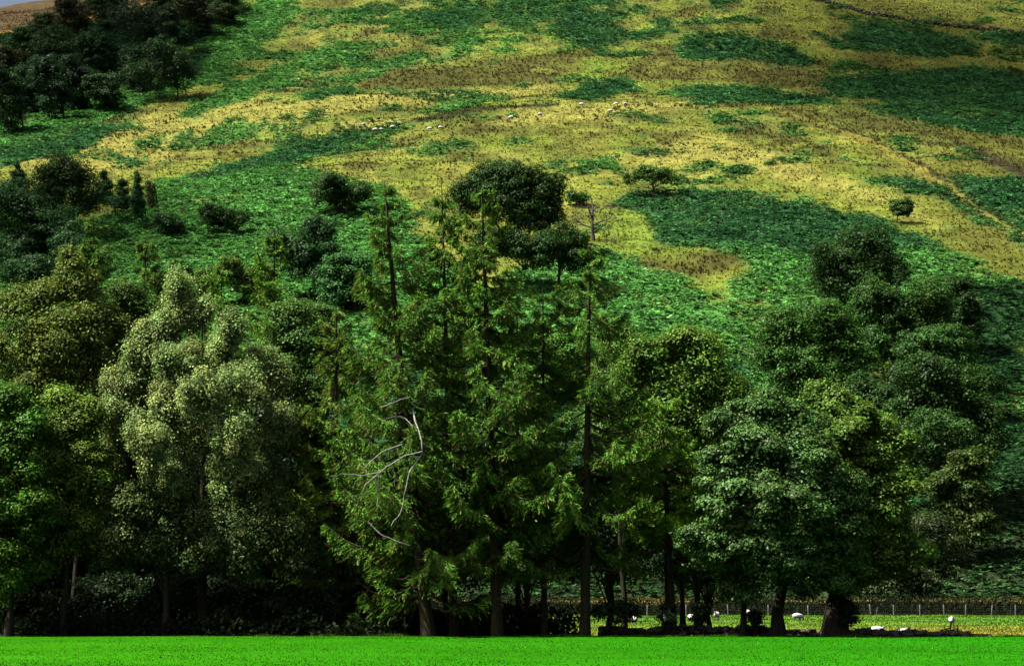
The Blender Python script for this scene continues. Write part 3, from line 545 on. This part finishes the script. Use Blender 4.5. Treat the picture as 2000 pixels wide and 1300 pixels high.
# understorey shrubs along the wood edge, left
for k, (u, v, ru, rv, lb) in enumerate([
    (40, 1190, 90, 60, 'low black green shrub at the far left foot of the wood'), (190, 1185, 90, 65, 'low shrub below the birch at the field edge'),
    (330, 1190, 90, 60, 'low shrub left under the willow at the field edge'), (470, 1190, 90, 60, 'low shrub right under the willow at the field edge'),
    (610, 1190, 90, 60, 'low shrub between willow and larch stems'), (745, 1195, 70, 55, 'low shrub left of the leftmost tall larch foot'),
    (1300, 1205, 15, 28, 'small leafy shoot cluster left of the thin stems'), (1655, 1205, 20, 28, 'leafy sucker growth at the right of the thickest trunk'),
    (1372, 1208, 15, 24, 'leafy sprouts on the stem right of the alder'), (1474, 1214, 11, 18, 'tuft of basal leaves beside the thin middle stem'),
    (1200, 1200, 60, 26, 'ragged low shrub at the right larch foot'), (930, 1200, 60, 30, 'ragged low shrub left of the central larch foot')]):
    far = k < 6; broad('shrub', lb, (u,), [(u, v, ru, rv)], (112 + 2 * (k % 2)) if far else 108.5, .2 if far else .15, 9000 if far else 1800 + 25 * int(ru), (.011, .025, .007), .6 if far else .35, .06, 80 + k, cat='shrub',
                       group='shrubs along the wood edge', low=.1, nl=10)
# -- trees on the lower right slope
def hill(name, lb, base, lobes, col, seed, n=14000, leaf=.34, rc=1.3, r0=.35, group=G_HILL, **kw):
    kw.setdefault('inner', .3); kw.setdefault('shell', .6)
    return broad(name, lb, base, lobes, None, leaf * 1.2, int(n * 1.8), np.array(col) * (1.45, 1.5, .95), rc, r0, seed, group=group, **kw)
hill('oak_tree', 'black green oak, highest of the group on the right slope', (1680, 640), [(1680, 500, 75, 55), (1620, 530, 60, 55), (1740, 530, 55, 50), (1680, 560, 105, 50)], DARK, 101, 20000, group=G_RIGHT)
hill('oak_tree', 'wide rounded tree just below the black green oak', (1760, 760), [(1720, 610, 75, 55), (1800, 620, 75, 60), (1760, 670, 100, 60)], (.018, .046, .011), 102, 20000, group=G_RIGHT)
hill('oak_tree', 'dark narrow tree right of the wide rounded tree', (1880, 700), [(1875, 590, 42, 50), (1890, 640, 32, 40)], DARK, 103, 9000, group=G_RIGHT)
hill('lime_tree', 'big dome shaped mid green tree left of the right slope group', (1580, 860), [(1565, 645, 95, 65), (1640, 680, 60, 60), (1510, 690, 65, 70), (1590, 740, 125, 80)], (.024, .064, .013), 104, 30000, group=G_RIGHT)
hill('oak_tree', 'flat topped green tree behind the big round one at right', (1830, 830), [(1820, 680, 80, 50), (1790, 710, 60, 45), (1880, 710, 45, 45)], (.018, .048, .012), 105, 14000, group=G_RIGHT)
hill('oak_tree', 'largest round dark tree at the right, below the flat topped one', (1850, 1010), [(1840, 770, 95, 80), (1800, 850, 75, 80), (1900, 850, 75, 80), (1850, 900, 120, 80)], (.016, .040, .010), 106, 32000, group=G_RIGHT)
hill('thorn_tree', 'small brown tinted tree low on the right slope', (1880, 1100), [(1885, 920, 50, 45), (1860, 960, 50, 50), (1905, 980, 45, 50), (1870, 1030, 70, 50)], (.026, .044, .011), 107, 15000, rc=1.0, group=G_RIGHT)
hill('oak_tree', 'shadowy tree between sycamore and the big dome tree', (1690, 930), [(1700, 800, 70, 60), (1720, 880, 60, 70)], DARK, 108, 12000, group=G_RIGHT)
# -- middle of the hill
hill('oak_tree', 'large round black green oak behind the tallest larch tips', (1010, 500), [(950, 365, 60, 50), (1010, 355, 55, 45), (1060, 380, 50, 45), (925, 400, 50, 45), (1000, 405, 80, 50), (1080, 412, 40, 36), (1040, 435, 60, 30)], DARK, 111, 36000)
hill('oak_tree', 'dark spreading oak just below the large round one', (1095, 570), [(1090, 480, 60, 38), (1050, 500, 60, 40), (1130, 510, 45, 35), (960, 480, 60, 45)], DARK, 112, 16000)
hill('hawthorn_tree', 'flat spreading hawthorn alone on the yellow grass right of the bare tree', (1287, 386), [(1235, 350, 24, 16), (1270, 342, 30, 20), (1305, 347, 28, 18)], (.035, .075, .018), 113, 3800, .30, .8, .3, flat=.5)
hill('hawthorn_tree', 'small round lone tree on the right of the grass slope', (1772, 437), [(1757, 408, 24, 22), (1770, 415, 15, 14)], (.030, .065, .020), 114, 2600, .30, .7, .15)
hill('thorn_bush', 'low green bush immediately behind the bare dead tree', (1130, 402), [(1128, 388, 26, 12)], (.030, .075, .022), 115, 1500, .3, .6, .08, cat='shrub')
hill('ash_tree', 'ragged dark tree at the upper left of the larch tops', (650, 425), [(640, 375, 48, 34), (685, 385, 36, 34)], (.022, .050, .016), 116, 9000)
hill('ash_tree', 'dark tall tree between larch tops and bright bracken', (610, 590), [(610, 470, 48, 48), (575, 510, 45, 55), (630, 530, 45, 60)], (.016, .044, .018), 117, 14000)
hill('ash_tree', 'mid green tree under the bracken left of the tallest larch', (690, 610), [(680, 530, 50, 42), (720, 570, 50, 45), (655, 580, 45, 40)], (.026, .080, .026), 118, 12000)
hill('thorn_bush', 'wide dark bush in the middle of the bright bracken', (440, 462), [(420, 425, 40, 24), (455, 432, 36, 28)], DARK, 119, 5500, .3, .8, .12, cat='shrub')
hill('thorn_bush', 'smaller dark bush left of the wide bush in bright bracken', (330, 465), [(325, 438, 32, 20), (345, 445, 20, 16)], (.018, .046, .018), 120, 3200, .3, .7, .1, cat='shrub')
hill('thorn_bush', 'slim pale grey green sapling at the bracken corner, left', (294, 425), [(294, 378, 11, 28), (294, 400, 9, 14)], (.060, .075, .035), 121, 1800, .28, .5, .08, cat='shrub')
hill('thorn_bush', 'yellow green bush between the low larch and the dark tall tree', (460, 600), [(440, 535, 40, 30), (490, 560, 40, 35), (400, 560, 35, 30)], (.045, .085, .016), 122, 9000, .32, .9, .15, cat='shrub')
hill('thorn_bush', 'green bush directly above the top of the pale willow', (370, 590), [(360, 535, 36, 26), (320, 560, 36, 30)], (.028, .075, .018), 123, 7000, .32, .9, .15, cat='shrub')
hill('ash_tree', 'green tree filling the gap between willow and leftmost tall larch', (620, 720), [(610, 630, 50, 40), (650, 670, 50, 40), (590, 690, 40, 40)], (.035, .080, .018), 124, 12000)
hill('ash_tree', 'bright green tree glimpsed between the tall larch stems', (900, 760), [(900, 650, 60, 50), (860, 700, 60, 50), (960, 700, 60, 50)], (.045, .100, .018), 125, 14000)
hill('ash_tree', 'bright green tree glimpsed between the central and right larch', (1080, 790), [(1070, 680, 60, 50), (1040, 740, 60, 50), (1110, 740, 50, 50)], (.045, .105, .018), 126, 14000)
# -- dark group at the left edge, mid height
hill('oak_tree', 'dark gnarled tree with jagged top on the left above the bracken', (125, 470), [(125, 350, 62, 42), (80, 370, 42, 45), (170, 365, 38, 35), (120, 400, 85, 42)], (.016, .040, .015), 130, 15000, nl=40)
hill('oak_tree', 'broad dark crown at the left edge under the jagged one', (60, 560), [(30, 420, 70, 60), (90, 450, 70, 50), (130, 480, 60, 50), (40, 500, 80, 60)], (.012, .036, .014), 131, 22000)
hill('oak_tree', 'dark green crown right of the broad left edge crown', (150, 590), [(150, 500, 60, 50), (90, 540, 70, 50)], (.014, .040, .016), 132, 14000)
for k, (u, v, ru, rv, lb) in enumerate([(35, 350, 24, 28, 'small pointed conifer at the left edge beside the jagged tree'), (205, 372, 26, 32, 'first small conifer right of the jagged tree'),
    (238, 385, 26, 30, 'middle small conifer right of the jagged tree'), (268, 385, 20, 40, 'last small conifer of the three beside the pale sapling')]):
    hill('young_conifer', lb, (u, v + rv + 22), [(u, v + rv * .45, ru, rv * .6), (u, v - rv * .2, ru * .6, rv * .5), (u, v - rv * .8, ru * .28, rv * .4)], (.016, .048, .020), 140 + k, 3800, .28, .6, .1, group='young conifers at the left')
# -- wood in the upper left corner
for k, (u, vb, lob, c, lb) in enumerate([
    (322, 198, [(325, 115, 50, 36), (300, 150, 50, 38), (350, 150, 46, 40)], (.014, .032, .014), 'largest round tree at the right end of the corner wood'),
    (205, 218, [(200, 170, 42, 28), (215, 190, 36, 22)], (.015, .036, .016), 'small lower tree standing out of the corner wood, its trunk visible'),
    (262, 128, [(262, 50, 62, 48), (300, 80, 40, 34)], (.012, .026, .016), 'bluish black tree at the top of the corner wood'),
    (145, 95, [(145, 35, 48, 42)], (.026, .030, .014), 'brownish tree near the top of the corner wood'),
    (385, 72, [(370, 22, 52, 36), (400, 40, 30, 26)], (.018, .026, .012), 'dull brown green tree at the top edge of the corner wood'),
    (440, 50, [(440, 25, 36, 18)], (.016, .032, .012), 'low bush at the upper right end of the corner wood'),
    (110, 175, [(95, 95, 50, 45), (140, 110, 45, 40)], (.014, .034, .015), 'middle tree of the corner wood below the brownish one'),
    (25, 190, [(25, 125, 48, 42)], (.024, .028, .013), 'brownish round tree at the left frame edge of the corner wood'),
    (220, 165, [(200, 110, 50, 44)], (.012, .030, .014), 'dark tree behind the small lower tree of the corner wood'),
    (95, 240, [(90, 160, 45, 42), (110, 200, 45, 40)], (.011, .028, .015), 'steep dark tree low in the corner wood'),
    (15, 262, [(10, 175, 40, 45), (20, 220, 40, 45)], (.013, .032, .014), 'lowest dark tree at the left frame edge of the corner wood'),
    (60, 225, [(50, 165, 42, 42), (55, 210, 40, 30)], (.010, .026, .013), 'dark tree beside the lowest one of the corner wood'),
    (150, 215, [(145, 160, 45, 40), (150, 200, 30, 22)], (.010, .024, .013), 'black tree left of the small lower tree of the corner wood'),
    (275, 180, [(265, 130, 42, 42), (262, 170, 34, 25)], (.010, .026, .013), 'black tree left of the largest round tree of the corner wood'),
    (60, 110, [(50, 90, 50, 30)], (.014, .040, .014), 'low green tree on the upper left fringe of the corner wood'),
    (205, 60, [(200, 15, 48, 40)], (.014, .030, .012), 'dark tree between the brownish and the bluish black one of the corner wood'),
    (330, 40, [(325, 5, 45, 38)], (.013, .026, .011), 'dark tree cut by the top frame edge above the corner wood'),
    (440, 25, [(430, 0, 48, 30)], (.015, .030, .010), 'dark tree cut by the top frame edge, right end of the corner wood'),
    (110, 70, [(100, 55, 42, 32)], (.018, .032, .012), 'outermost dark tree beside the brown slope of the corner wood'),
    (330, 90, [(320, 50, 40, 40)], (.013, .026, .014), 'dark crown behind the largest round tree of the corner wood')]):
    hill('wood_tree', lb, (u, vb), lob, c, 160 + k, 7500, .42, 1.3, .3, group=G_WOOD)
# -- bare tree
b = np.array(at(1158, 470)); s = b[1] / F; root = empty('bare_tree', b, 0, 'leafless grey tree with forked antler like limbs on the yellow grass', 'tree', G_HILL); T = Tubes()
R = np.random.RandomState(3)
def bl(pts, r):
    P = np.array([pt(u, v, b[1] + dy) - b for (u, v, dy) in pts]); tq = np.linspace(0, len(P) - 1, len(P) * 2); P = np.stack([np.interp(tq, np.arange(len(P)), P[:, i]) for i in range(3)], -1)
    P[1:] += R.randn(len(P) - 1, 3) * .06; T.add(P, np.linspace(r, r * .35, len(P)), 5)
bl([(1159, 474, 0), (1158, 450, 0), (1157, 430, 0), (1158, 405, .3), (1155, 388, .5)], .42)
for p_, r in (([(1157, 445, 0), (1140, 438, .6), (1128, 432, 1), (1118, 420, 1.4)], .2), ([(1157, 425, 0), (1150, 408, -.5), (1141, 395, -1)], .22), ([(1157, 440, 0), (1175, 432, -.8), (1190, 428, -1), (1199, 415, -1.4)], .2),
              ([(1158, 455, 0), (1172, 446, 1), (1182, 438, 1.5)], .16), ([(1157, 415, 0), (1166, 402, 1), (1171, 390, 1)], .14), ([(1140, 438, .6), (1130, 440, 1.5), (1122, 436, 2)], .1), ([(1190, 428, -1), (1198, 430, -1.5), (1204, 425, -2)], .09),
              ([(1150, 408, -.5), (1143, 404, -.2), (1137, 405, 0)], .09), ([(1175, 432, -.8), (1182, 424, 0), (1186, 414, 0)], .09), ([(1128, 432, 1), (1124, 424, 1), (1124, 414, 1.5)], .08)): bl(p_, r)
for q in range(60):
    u = 1120 + 80 * R.rand(); v = 392 + 40 * R.rand() + 10 * abs(u - 1158) / 40; bl([(u, v, R.randn()), (u + 8 * R.randn(), v - 7 * R.rand(), R.randn()), (u + 12 * R.randn(), v - 12 * R.rand(), R.randn())], .06)
T.build('trunk', solid_mat('grey_deadwood', (.05, .04, .035), (.14, .12, .11), 6), root)
# ------------------------------------------------------------------ sheep
M_fleece = solid_mat('fleece', (.60, .57, .50), (.85, .83, .77), 14, rough=.95, bump=.8)
M_face = solid_mat('sheep_skin', (.10, .09, .08), (.40, .37, .33), 6, rough=.8)
def skin(name, Vs, Es, Rs, mat, parent, sub=1):
    me = bpy.data.meshes.new(name); me.from_pydata(Vs, Es, []); me.materials.append(mat); o = bpy.data.objects.new(name, me); COL.objects.link(o); o.parent = parent
    m = o.modifiers.new('skin', 'SKIN'); m.use_smooth_shade = True
    for k, r in enumerate(Rs): me.skin_vertices[0].data[k].radius = (r, r) if not isinstance(r, tuple) else r
    me.skin_vertices[0].data[0].use_root = True
    s = o.modifiers.new('sub', 'SUBSURF'); s.levels = s.render_levels = sub; return o
def make_sheep(pose):
    root = empty('sheep', (0, 0, 0))
    lying = pose == 'lying'; zb = .34 if lying else .62
    hd = {'grazing': [(.52, 0, zb + .05), (.68, 0, zb - .12), (.80, 0, .26), (.88, 0, .10)], 'alert': [(.50, 0, zb + .10), (.62, 0, zb + .26), (.70, 0, zb + .38), (.90, 0, zb + .32)],
          'lying': [(.48, 0, zb + .08), (.56, 0, zb + .22), (.62, 0, zb + .32), (.80, 0, zb + .26)]}[pose]
    Vs = [(0, 0, zb), (-.28, 0, zb), (-.52, 0, zb), (.28, 0, zb)] + hd; Es = [(0, 1), (1, 2), (0, 3), (3, 4), (4, 5), (5, 6), (6, 7)]
    Rs = [.24, .24, .16, .22, .16, .12, .11, .055]
    for sx, sy in ((-.42, .13), (-.42, -.13), (.32, .12), (.32, -.12)):
        k = len(Vs); par = 2 if sx < 0 else 3
        if lying: Vs += [(sx, sy * 1.8, .16), (sx + .2, sy * 2, .07), (sx + .02 * 1, sy * 2, .05)]; Rs += [.10, .05, .04]
        else: Vs += [(sx + (.03 if sx > 0 else -.04), sy, .42), (sx, sy, .24), (sx + .01, sy, .02)]; Rs += [.10, .045, .035]
        Es += [(par, k), (k, k + 1), (k + 1, k + 2)]
    body = skin('body', Vs, Es, Rs, M_face, root)
    R = np.random.RandomState(len(pose)); nu, nv = 26, 18; fv = []
    for i in range(nv + 1):
        th = math.pi * i / nv
        for j in range(nu):
            ph = 2 * math.pi * j / nu; d = np.array([math.cos(th), math.sin(th) * math.cos(ph), math.sin(th) * math.sin(ph)])
            w = 1 + .10 * (_tab[(i * 7) & 255, (j * 5) & 255] - .5); e = .86
            q = np.array([.64 * math.copysign(abs(d[0]) ** e, d[0]), .32 * math.copysign(abs(d[1]) ** e, d[1]), .31 * math.copysign(abs(d[2]) ** e, d[2])]) * w
            if q[2] < -.2: q[2] = -.2 - (abs(q[2]) - .2) * .5
            q[2] += zb + .05 - .03 * q[0] + .03 * math.cos(q[0] * 5); q[0] -= .04; fv.append(q)
    fq = [[i * nu + j, i * nu + (j + 1) % nu, (i + 1) * nu + (j + 1) % nu, (i + 1) * nu + j] for i in range(nv) for j in range(nu)]
    mesh_np('fleece', np.array(fv), np.array(fq), M_fleece, parent=root, smooth=True)
    nk = Tubes(); h0, h1, h2 = (np.array(q) for q in hd[:3]); nk.add([np.array((.34, 0, zb + .06)), h0, (h0 + h1) / 2, h1], [.25, .21, .17, .13], 10); nk.build('neck_wool', M_fleece, root)
    h3 = np.array(hd[3]); ax = (h3 - h2) / np.linalg.norm(h3 - h2)
    for sy in (-1, 1):
        c0 = h2 + np.array((0, .08 * sy, .06)); V, Q = cards(np.array([c0]), np.array([[-.2, sy, .05]]), np.array([[1, .1, .6]]), [.17], [.05]); V2 = V + [.02, 0, .012]
        q = [[0, 1, 2, 3], [7, 6, 5, 4], [0, 4, 5, 1], [1, 5, 6, 2], [2, 6, 7, 3], [3, 7, 4, 0]]
        mesh_np('ear', np.concatenate([V, V2]), np.array(q), M_face, parent=root)
    return root
protos = {}
def place_sheep(pose, u, v, rz, label, group, sc=1.0):
    if pose not in protos: r = protos[pose] = make_sheep(pose)
    else:
        r = protos[pose].copy(); COL.objects.link(r)
        for ch in protos[pose].children:
            c = ch.copy(); COL.objects.link(c); c.parent = r
    p = at(u, v); r.location = p; r.rotation_euler = (0, 0, math.radians(rz)); r.scale = (sc,) * 3
    tag(r, label, 'sheep', group); return r
GS1 = 'sheep grazing high on the hillside'; GS2 = 'sheep in the pasture behind the trees'
for a in [('grazing', 711, 249, 60, 'white sheep alone on the tan strip, leftmost on the hillside'), ('grazing', 733, 258, 175, 'left sheep of the close pair under the tan strip'),
          ('grazing', 745, 258, 10, 'right sheep of the close pair under the tan strip'), ('grazing', 767, 253, 200, 'lower sheep of two beside the dark end of the bank'),
          ('grazing', 777, 246, 20, 'upper sheep of two beside the dark end of the bank'), ('grazing', 839, 257, 180, 'left faint sheep of two below the dark grassy bank'),
          ('grazing', 861, 254, 5, 'right sheep of two below the dark grassy bank'), ('grazing', 998, 234, 170, 'single sheep right of the dark grassy bank end'),
          ('alert', 1055, 228, 15, 'dark faced sheep standing alone on the tan grass, head raised'), ('grazing', 1136, 208, 0, 'faint sheep on the upper edge of the grass, left of the upper pair'),
          ('grazing', 1192, 221, 190, 'sheep below the upper pair, beside a green tuft'), ('grazing', 1203, 208, 175, 'left sheep of the upper pair below the bracken'),
          ('alert', 1222, 208, 40, 'right sheep of the upper pair below the bracken, head raised'), ('alert', 1384, 221, 250, 'rightmost sheep on the hillside, among rushes')]:
    place_sheep(a[0], a[1], a[2], a[3], a[4], GS1, 1.0)
for a in [('grazing', 1235, 1219, 150, 'sheep grazing in the gap right of the larches, leftmost in the pasture'), ('alert', 1400, 1210, 250, 'dark faced sheep facing the camera between alder and thin stem'),
          ('lying', 1425, 1241, 185, 'large looking sheep lying close behind the wall between two stems'), ('grazing', 1446, 1241, 80, 'sheep mostly hidden by the thin middle stem, low'),
          ('grazing', 1461, 1205, 70, 'sheep partly hidden behind the thin middle stem, higher'), ('grazing', 1558, 1213, 20, 'sheep grazing between the two sycamore trunks'),
          ('lying', 1714, 1236, 5, 'sheep lying with its head to the right, right of the thickest trunk'), ('alert', 1859, 1221, 272, 'sheep standing face on in the open pasture, rightmost of all'),
          ('lying', 1768, 1249, 180, 'sheep resting low behind the tumbled wall, only its back visible'), ('grazing', 1349, 1215, 100, 'sheep seen between the paired alder stems')]:
    place_sheep(a[0], a[1], a[2], a[3], a[4], GS2, .65 if a[1] == 1768 else .82)
# ------------------------------------------------------------------ fence
M_post = solid_mat('weathered_post', (.06, .055, .05), (.20, .19, .18), 9, stretch=(3, 3, .5)); M_wire = solid_mat('galvanised_wire', (.10, .10, .10), (.18, .18, .18), 20, rough=.5, bump=0)
fr = empty('wire_fence', (40, 222.4, 0), 0, 'post and wire fence along the far edge of the sheep pasture', 'fence'); FY = 222.4
def fpt(u, y=FY): x = ray(u, 1160)[0] * y; return x, y, float(H(x, y))
tops = []; R = np.random.RandomState(9)
for u in [1264, 1340, 1422, 1500, 1578, 1650, 1700, 1745, 1796, 1843, 1885, 1935, 1982, 2032, 2080]:
    x, y, z = fpt(u); T = Tubes(); ln = .05 * R.randn(); ln *= 1.6; T.add([(x - 40, 0, z - .2), (x - 40 + ln * .5, 0, z + .6), (x - 40 + ln, 0, z + 1.22), (x - 40 + ln, 0, z + 1.27)], [.085, .08, .075, .01], 8); T.build('post', M_post, fr); tops.append((x - 40 + ln * .8, z))
x, y, z = fpt(1711); T = Tubes(); T.add([(x - 40, .05, z - .1), (x - 40 + .05, .05, z + .5), (x - 40 + .2, .05, z + 1.0)], .04, 6); T.build('stake', M_post, fr)
for hh in (.3, .6, .88, 1.12):
    T = Tubes(); P = []
    for q in range(len(tops) - 1):
        for w in (0, .5): P.append((tops[q][0] * (1 - w) + tops[q + 1][0] * w, -.09, tops[q][1] * (1 - w) + tops[q + 1][1] * w + hh - .03 * (w > 0)))
    T.add(P, .003, 4); T.build('wire', M_wire, fr)
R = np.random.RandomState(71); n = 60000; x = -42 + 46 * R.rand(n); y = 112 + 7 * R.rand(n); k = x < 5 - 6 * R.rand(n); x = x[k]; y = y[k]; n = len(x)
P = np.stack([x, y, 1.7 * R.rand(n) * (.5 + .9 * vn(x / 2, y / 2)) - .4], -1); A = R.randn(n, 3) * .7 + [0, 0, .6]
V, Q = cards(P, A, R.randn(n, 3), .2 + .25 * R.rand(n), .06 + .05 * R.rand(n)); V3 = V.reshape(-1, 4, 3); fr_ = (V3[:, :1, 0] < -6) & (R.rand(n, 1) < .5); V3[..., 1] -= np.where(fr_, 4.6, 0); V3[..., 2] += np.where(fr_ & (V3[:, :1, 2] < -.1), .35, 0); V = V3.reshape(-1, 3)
tag(mesh_np('undergrowth', V, Q, M_grass, col=np.array((.012, .022, .007)) * (.5 + R.rand(n, 1))), 'dark undergrowth added to deepen the shade beneath the left half of the wood', 'undergrowth', kind='stuff')  # near black leaf cards stand in for the shade under the crowns
# rank dark growth behind the fence, pale dry grass on the bank
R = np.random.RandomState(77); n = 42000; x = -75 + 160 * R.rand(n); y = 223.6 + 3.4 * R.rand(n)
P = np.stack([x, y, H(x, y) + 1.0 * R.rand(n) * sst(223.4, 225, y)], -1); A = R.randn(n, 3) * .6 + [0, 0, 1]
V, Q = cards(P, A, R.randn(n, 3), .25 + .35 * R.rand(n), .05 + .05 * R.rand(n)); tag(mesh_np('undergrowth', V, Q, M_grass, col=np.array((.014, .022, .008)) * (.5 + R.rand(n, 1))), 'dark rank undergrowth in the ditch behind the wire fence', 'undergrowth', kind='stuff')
n = 30000; x = -75 + 160 * R.rand(n); y = 228 + 1.6 * R.rand(n); P = np.stack([x, y, H(x, y) - .05], -1); A = R.randn(n, 3) * [.4, .4, 0] + [0, 0, 1]
V, Q = cards(P, A, R.randn(n, 3) * [1, 1, .1], .15 + .25 * R.rand(n), .03 + .02 * R.rand(n)); tag(mesh_np('dry_grass', V, Q, M_grass, col=np.array((.16, .125, .035)) * (.5 + .8 * R.rand(n, 1))), 'dry tan grass along the top of the bank behind the fence', 'grass', kind='stuff')
n = 60000; y = 118 + 105 * R.rand(n); x = (R.rand(n) - .2) * .42 * y; P = np.stack([x, y, H(x, y) - .02], -1); A = R.randn(n, 3) * [.5, .5, 0] + [0, 0, 1]
V, Q = cards(P, A, R.randn(n, 3) * [1, 1, .1], .10 + .16 * R.rand(n), .03 + .03 * R.rand(n)); tag(mesh_np('pasture_grass', V, Q, M_grass, col=hillcol(x, y) * (.6 + .8 * R.rand(n, 1))), 'rough yellow green grass of the sheep pasture', 'grass', kind='stuff')
# ------------------------------------------------------------------ stone walls
M_stone = solid_mat('mossy_stone', (.03, .032, .02), (.11, .105, .085), 4)
def stones(R, pts, size, jit):
    base = np.array([(a, b, c) for a in (-1, 1) for b in (-1, 1) for c in (-1, 1)], float); fq = np.array([[0, 1, 3, 2], [4, 6, 7, 5], [0, 4, 5, 1], [2, 3, 7, 6], [0, 2, 6, 4], [1, 5, 7, 3]])
    V = []; Q = []
    for k, p in enumerate(pts):
        s = size * (.6 + .8 * R.rand(3)) * [1.2, 1, .6]; v = base * s * .5 * (1 + jit * R.randn(8, 1)); a = R.rand() * 6.3; c_, s_ = math.cos(a), math.sin(a)
        v = np.stack([v[:, 0] * c_ - v[:, 1] * s_, v[:, 0] * s_ + v[:, 1] * c_, v[:, 2] + .25 * v[:, 0] * R.randn()], -1) + p; V.append(v); Q.append(fq + 8 * k)
    return np.concatenate(V), np.concatenate(Q)
R = np.random.RandomState(8); P = []
for k in range(1400):
    x = 5 + 22 * R.rand(); u = x / 109 * F + 1000; prof = .50 * (u < 1500) + .33 * ((u >= 1500) & (u < 1800)) + .22 * (u >= 1800)
    prof = max(.1, prof + .25 * (vn(x * .8, 3.0) - .5)) * float(sst(1915, 1850, u) if u > 1850 else 1); P.append((x, 110.2 + .5 * R.randn() * .6 - .03 * x, prof * R.rand() ** .7))
V, Q = stones(R, P, .26, .12); tag(mesh_np('stone_wall', V, Q, M_stone), 'low tumbled mossy wall in the shade under the trees', 'wall')
R = np.random.RandomState(18); P = []
L = [at(u, v) for u, v in ((1590, 2), (1640, 14), (1700, 30), (1780, 44), (1850, 52), (1930, 60), (2010, 68))]
for k in range(len(L) - 1):
    a = np.array(L[k]); b_ = np.array(L[k + 1]); m = int(np.linalg.norm(b_ - a) * 9)
    for q in range(m):
        p = a + (b_ - a) * R.rand(); p[0] += .25 * R.randn(); p[1] += .25 * R.randn(); p[2] = float(H(p[0], p[1])) + 1.15 * R.rand(); P.append(p)
V, Q = stones(R, P, .42, .12); tag(mesh_np('stone_wall', V, Q, solid_mat('dark_stone', (.03, .028, .025), (.09, .085, .075), 3)), 'dark dry stone wall crossing the top right corner of the hill', 'wall')
# brush pile beside the wall
p = pt(1858, 1160, 111); p[2] = 0; bp = Tubes(); R = np.random.RandomState(4)
for k in range(150):
    a = R.rand() * 6.3; r = .9 * R.rand() ** .5; q = np.array((r * math.cos(a) * 1.1, r * math.sin(a) * .6, .05 + .5 * (1 - r) * R.rand())); d = R.randn(3) * [.5, .3, .14]; bp.add([q - d * .6, q + R.randn(3) * .04, q + d * .6], [.02, .025, .01], 5)
bp.add([(-.1, 0, 0), (-.12, 0, .45), (-.05, 0, .85)], [.07, .05, .02], 6); bp.add([(.25, -.3, 0), (.22, -.3, .3), (.25, -.3, .52)], [.06, .05, .03], 6)
o = bp.build('brush_pile', M_bark); o.location = p; tag(o, 'heap of dark dead branches on the pasture side at the right', 'brush pile')
# lone post on the hill
p = at(1200, 476); T = Tubes(); T.add([(0, 0, -.2), (0, 0, .9), (.05, 0, 1.9), (.05, 0, 1.95)], [.11, .1, .09, .01], 8); o = T.build('wooden_post', M_post); o.location = p; tag(o, 'single pale post on the yellow grass beside the bare tree', 'post')

# ------------------------------------------------------------------ unseen cloud shapes added above the frame to darken parts of the hill
def shade_caster_mat():
    m = bpy.data.materials.new('shade_caster_veil'); t, n, l = nodes(m); out = n.new('ShaderNodeOutputMaterial'); tc = n.new('ShaderNodeTexCoord')
    sep = n.new('ShaderNodeVectorMath'); sep.operation = 'MULTIPLY'; sep.inputs[1].default_value = (1, 1, .15); l.new(tc.outputs['Object'], sep.inputs[0])
    ln = n.new('ShaderNodeVectorMath'); ln.operation = 'LENGTH'; l.new(sep.outputs[0], ln.inputs[0])
    no = n.new('ShaderNodeTexNoise'); no.inputs['Scale'].default_value = 2.2; no.inputs['Detail'].default_value = 5; l.new(tc.outputs['Object'], no.inputs['Vector'])
    ad = n.new('ShaderNodeMath'); ad.operation = 'ADD'; l.new(ln.outputs['Value'], ad.inputs[0]); l.new(no.outputs[0], ad.inputs[1])
    mr = n.new('ShaderNodeMapRange'); mr.interpolation_type = 'SMOOTHSTEP'; mr.inputs[1].default_value = .75; mr.inputs[2].default_value = 1.4; mr.inputs[3].default_value = .62; mr.inputs[4].default_value = 0
    l.new(ad.outputs[0], mr.inputs[0]); tr = n.new('ShaderNodeBsdfTransparent'); d = n.new('ShaderNodeBsdfDiffuse'); d.inputs[0].default_value = (.8, .8, .8, 1)
    mx = n.new('ShaderNodeMixShader'); l.new(mr.outputs[0], mx.inputs[0]); l.new(tr.outputs[0], mx.inputs[1]); l.new(d.outputs[0], mx.inputs[2]); l.new(mx.outputs[0], out.inputs[0]); return m
M_shade_caster = shade_caster_mat()
def shade_caster(G, rx, ry, hgt=420):
    off = S * (hgt / S.z); th = np.linspace(0, math.pi, 25); ph = np.arange(40) / 40 * 2 * math.pi; TH, PH = np.meshgrid(th, ph, indexing='ij')
    D = np.stack([np.sin(TH) * np.cos(PH), np.sin(TH) * np.sin(PH), np.cos(TH)], -1); rr = 1 + .25 * (vn(D[..., 0] * 2.5 + G[0], D[..., 1] * 2.5 + D[..., 2] * 2) - .5); V = (D * rr[..., None]).reshape(-1, 3)
    i = np.arange(24)[:, None] * 40; j = np.arange(40)[None]; j2 = (j + 1) % 40
    Q = np.stack([i + j, i + 40 + j, i + 40 + j2, i + j2], -1).reshape(-1, 4); o = mesh_np('shade_caster', V, Q, M_shade_caster, smooth=True)
    o.location = (G[0] + off.x, G[1] + off.y, G[2] + off.z); o.scale = (rx, ry, 22); tag(o, kind='structure')
shade_caster(at(150, 110), 75, 110); shade_caster(at(60, 450), 50, 60); shade_caster(at(1900, 150), 95, 120);
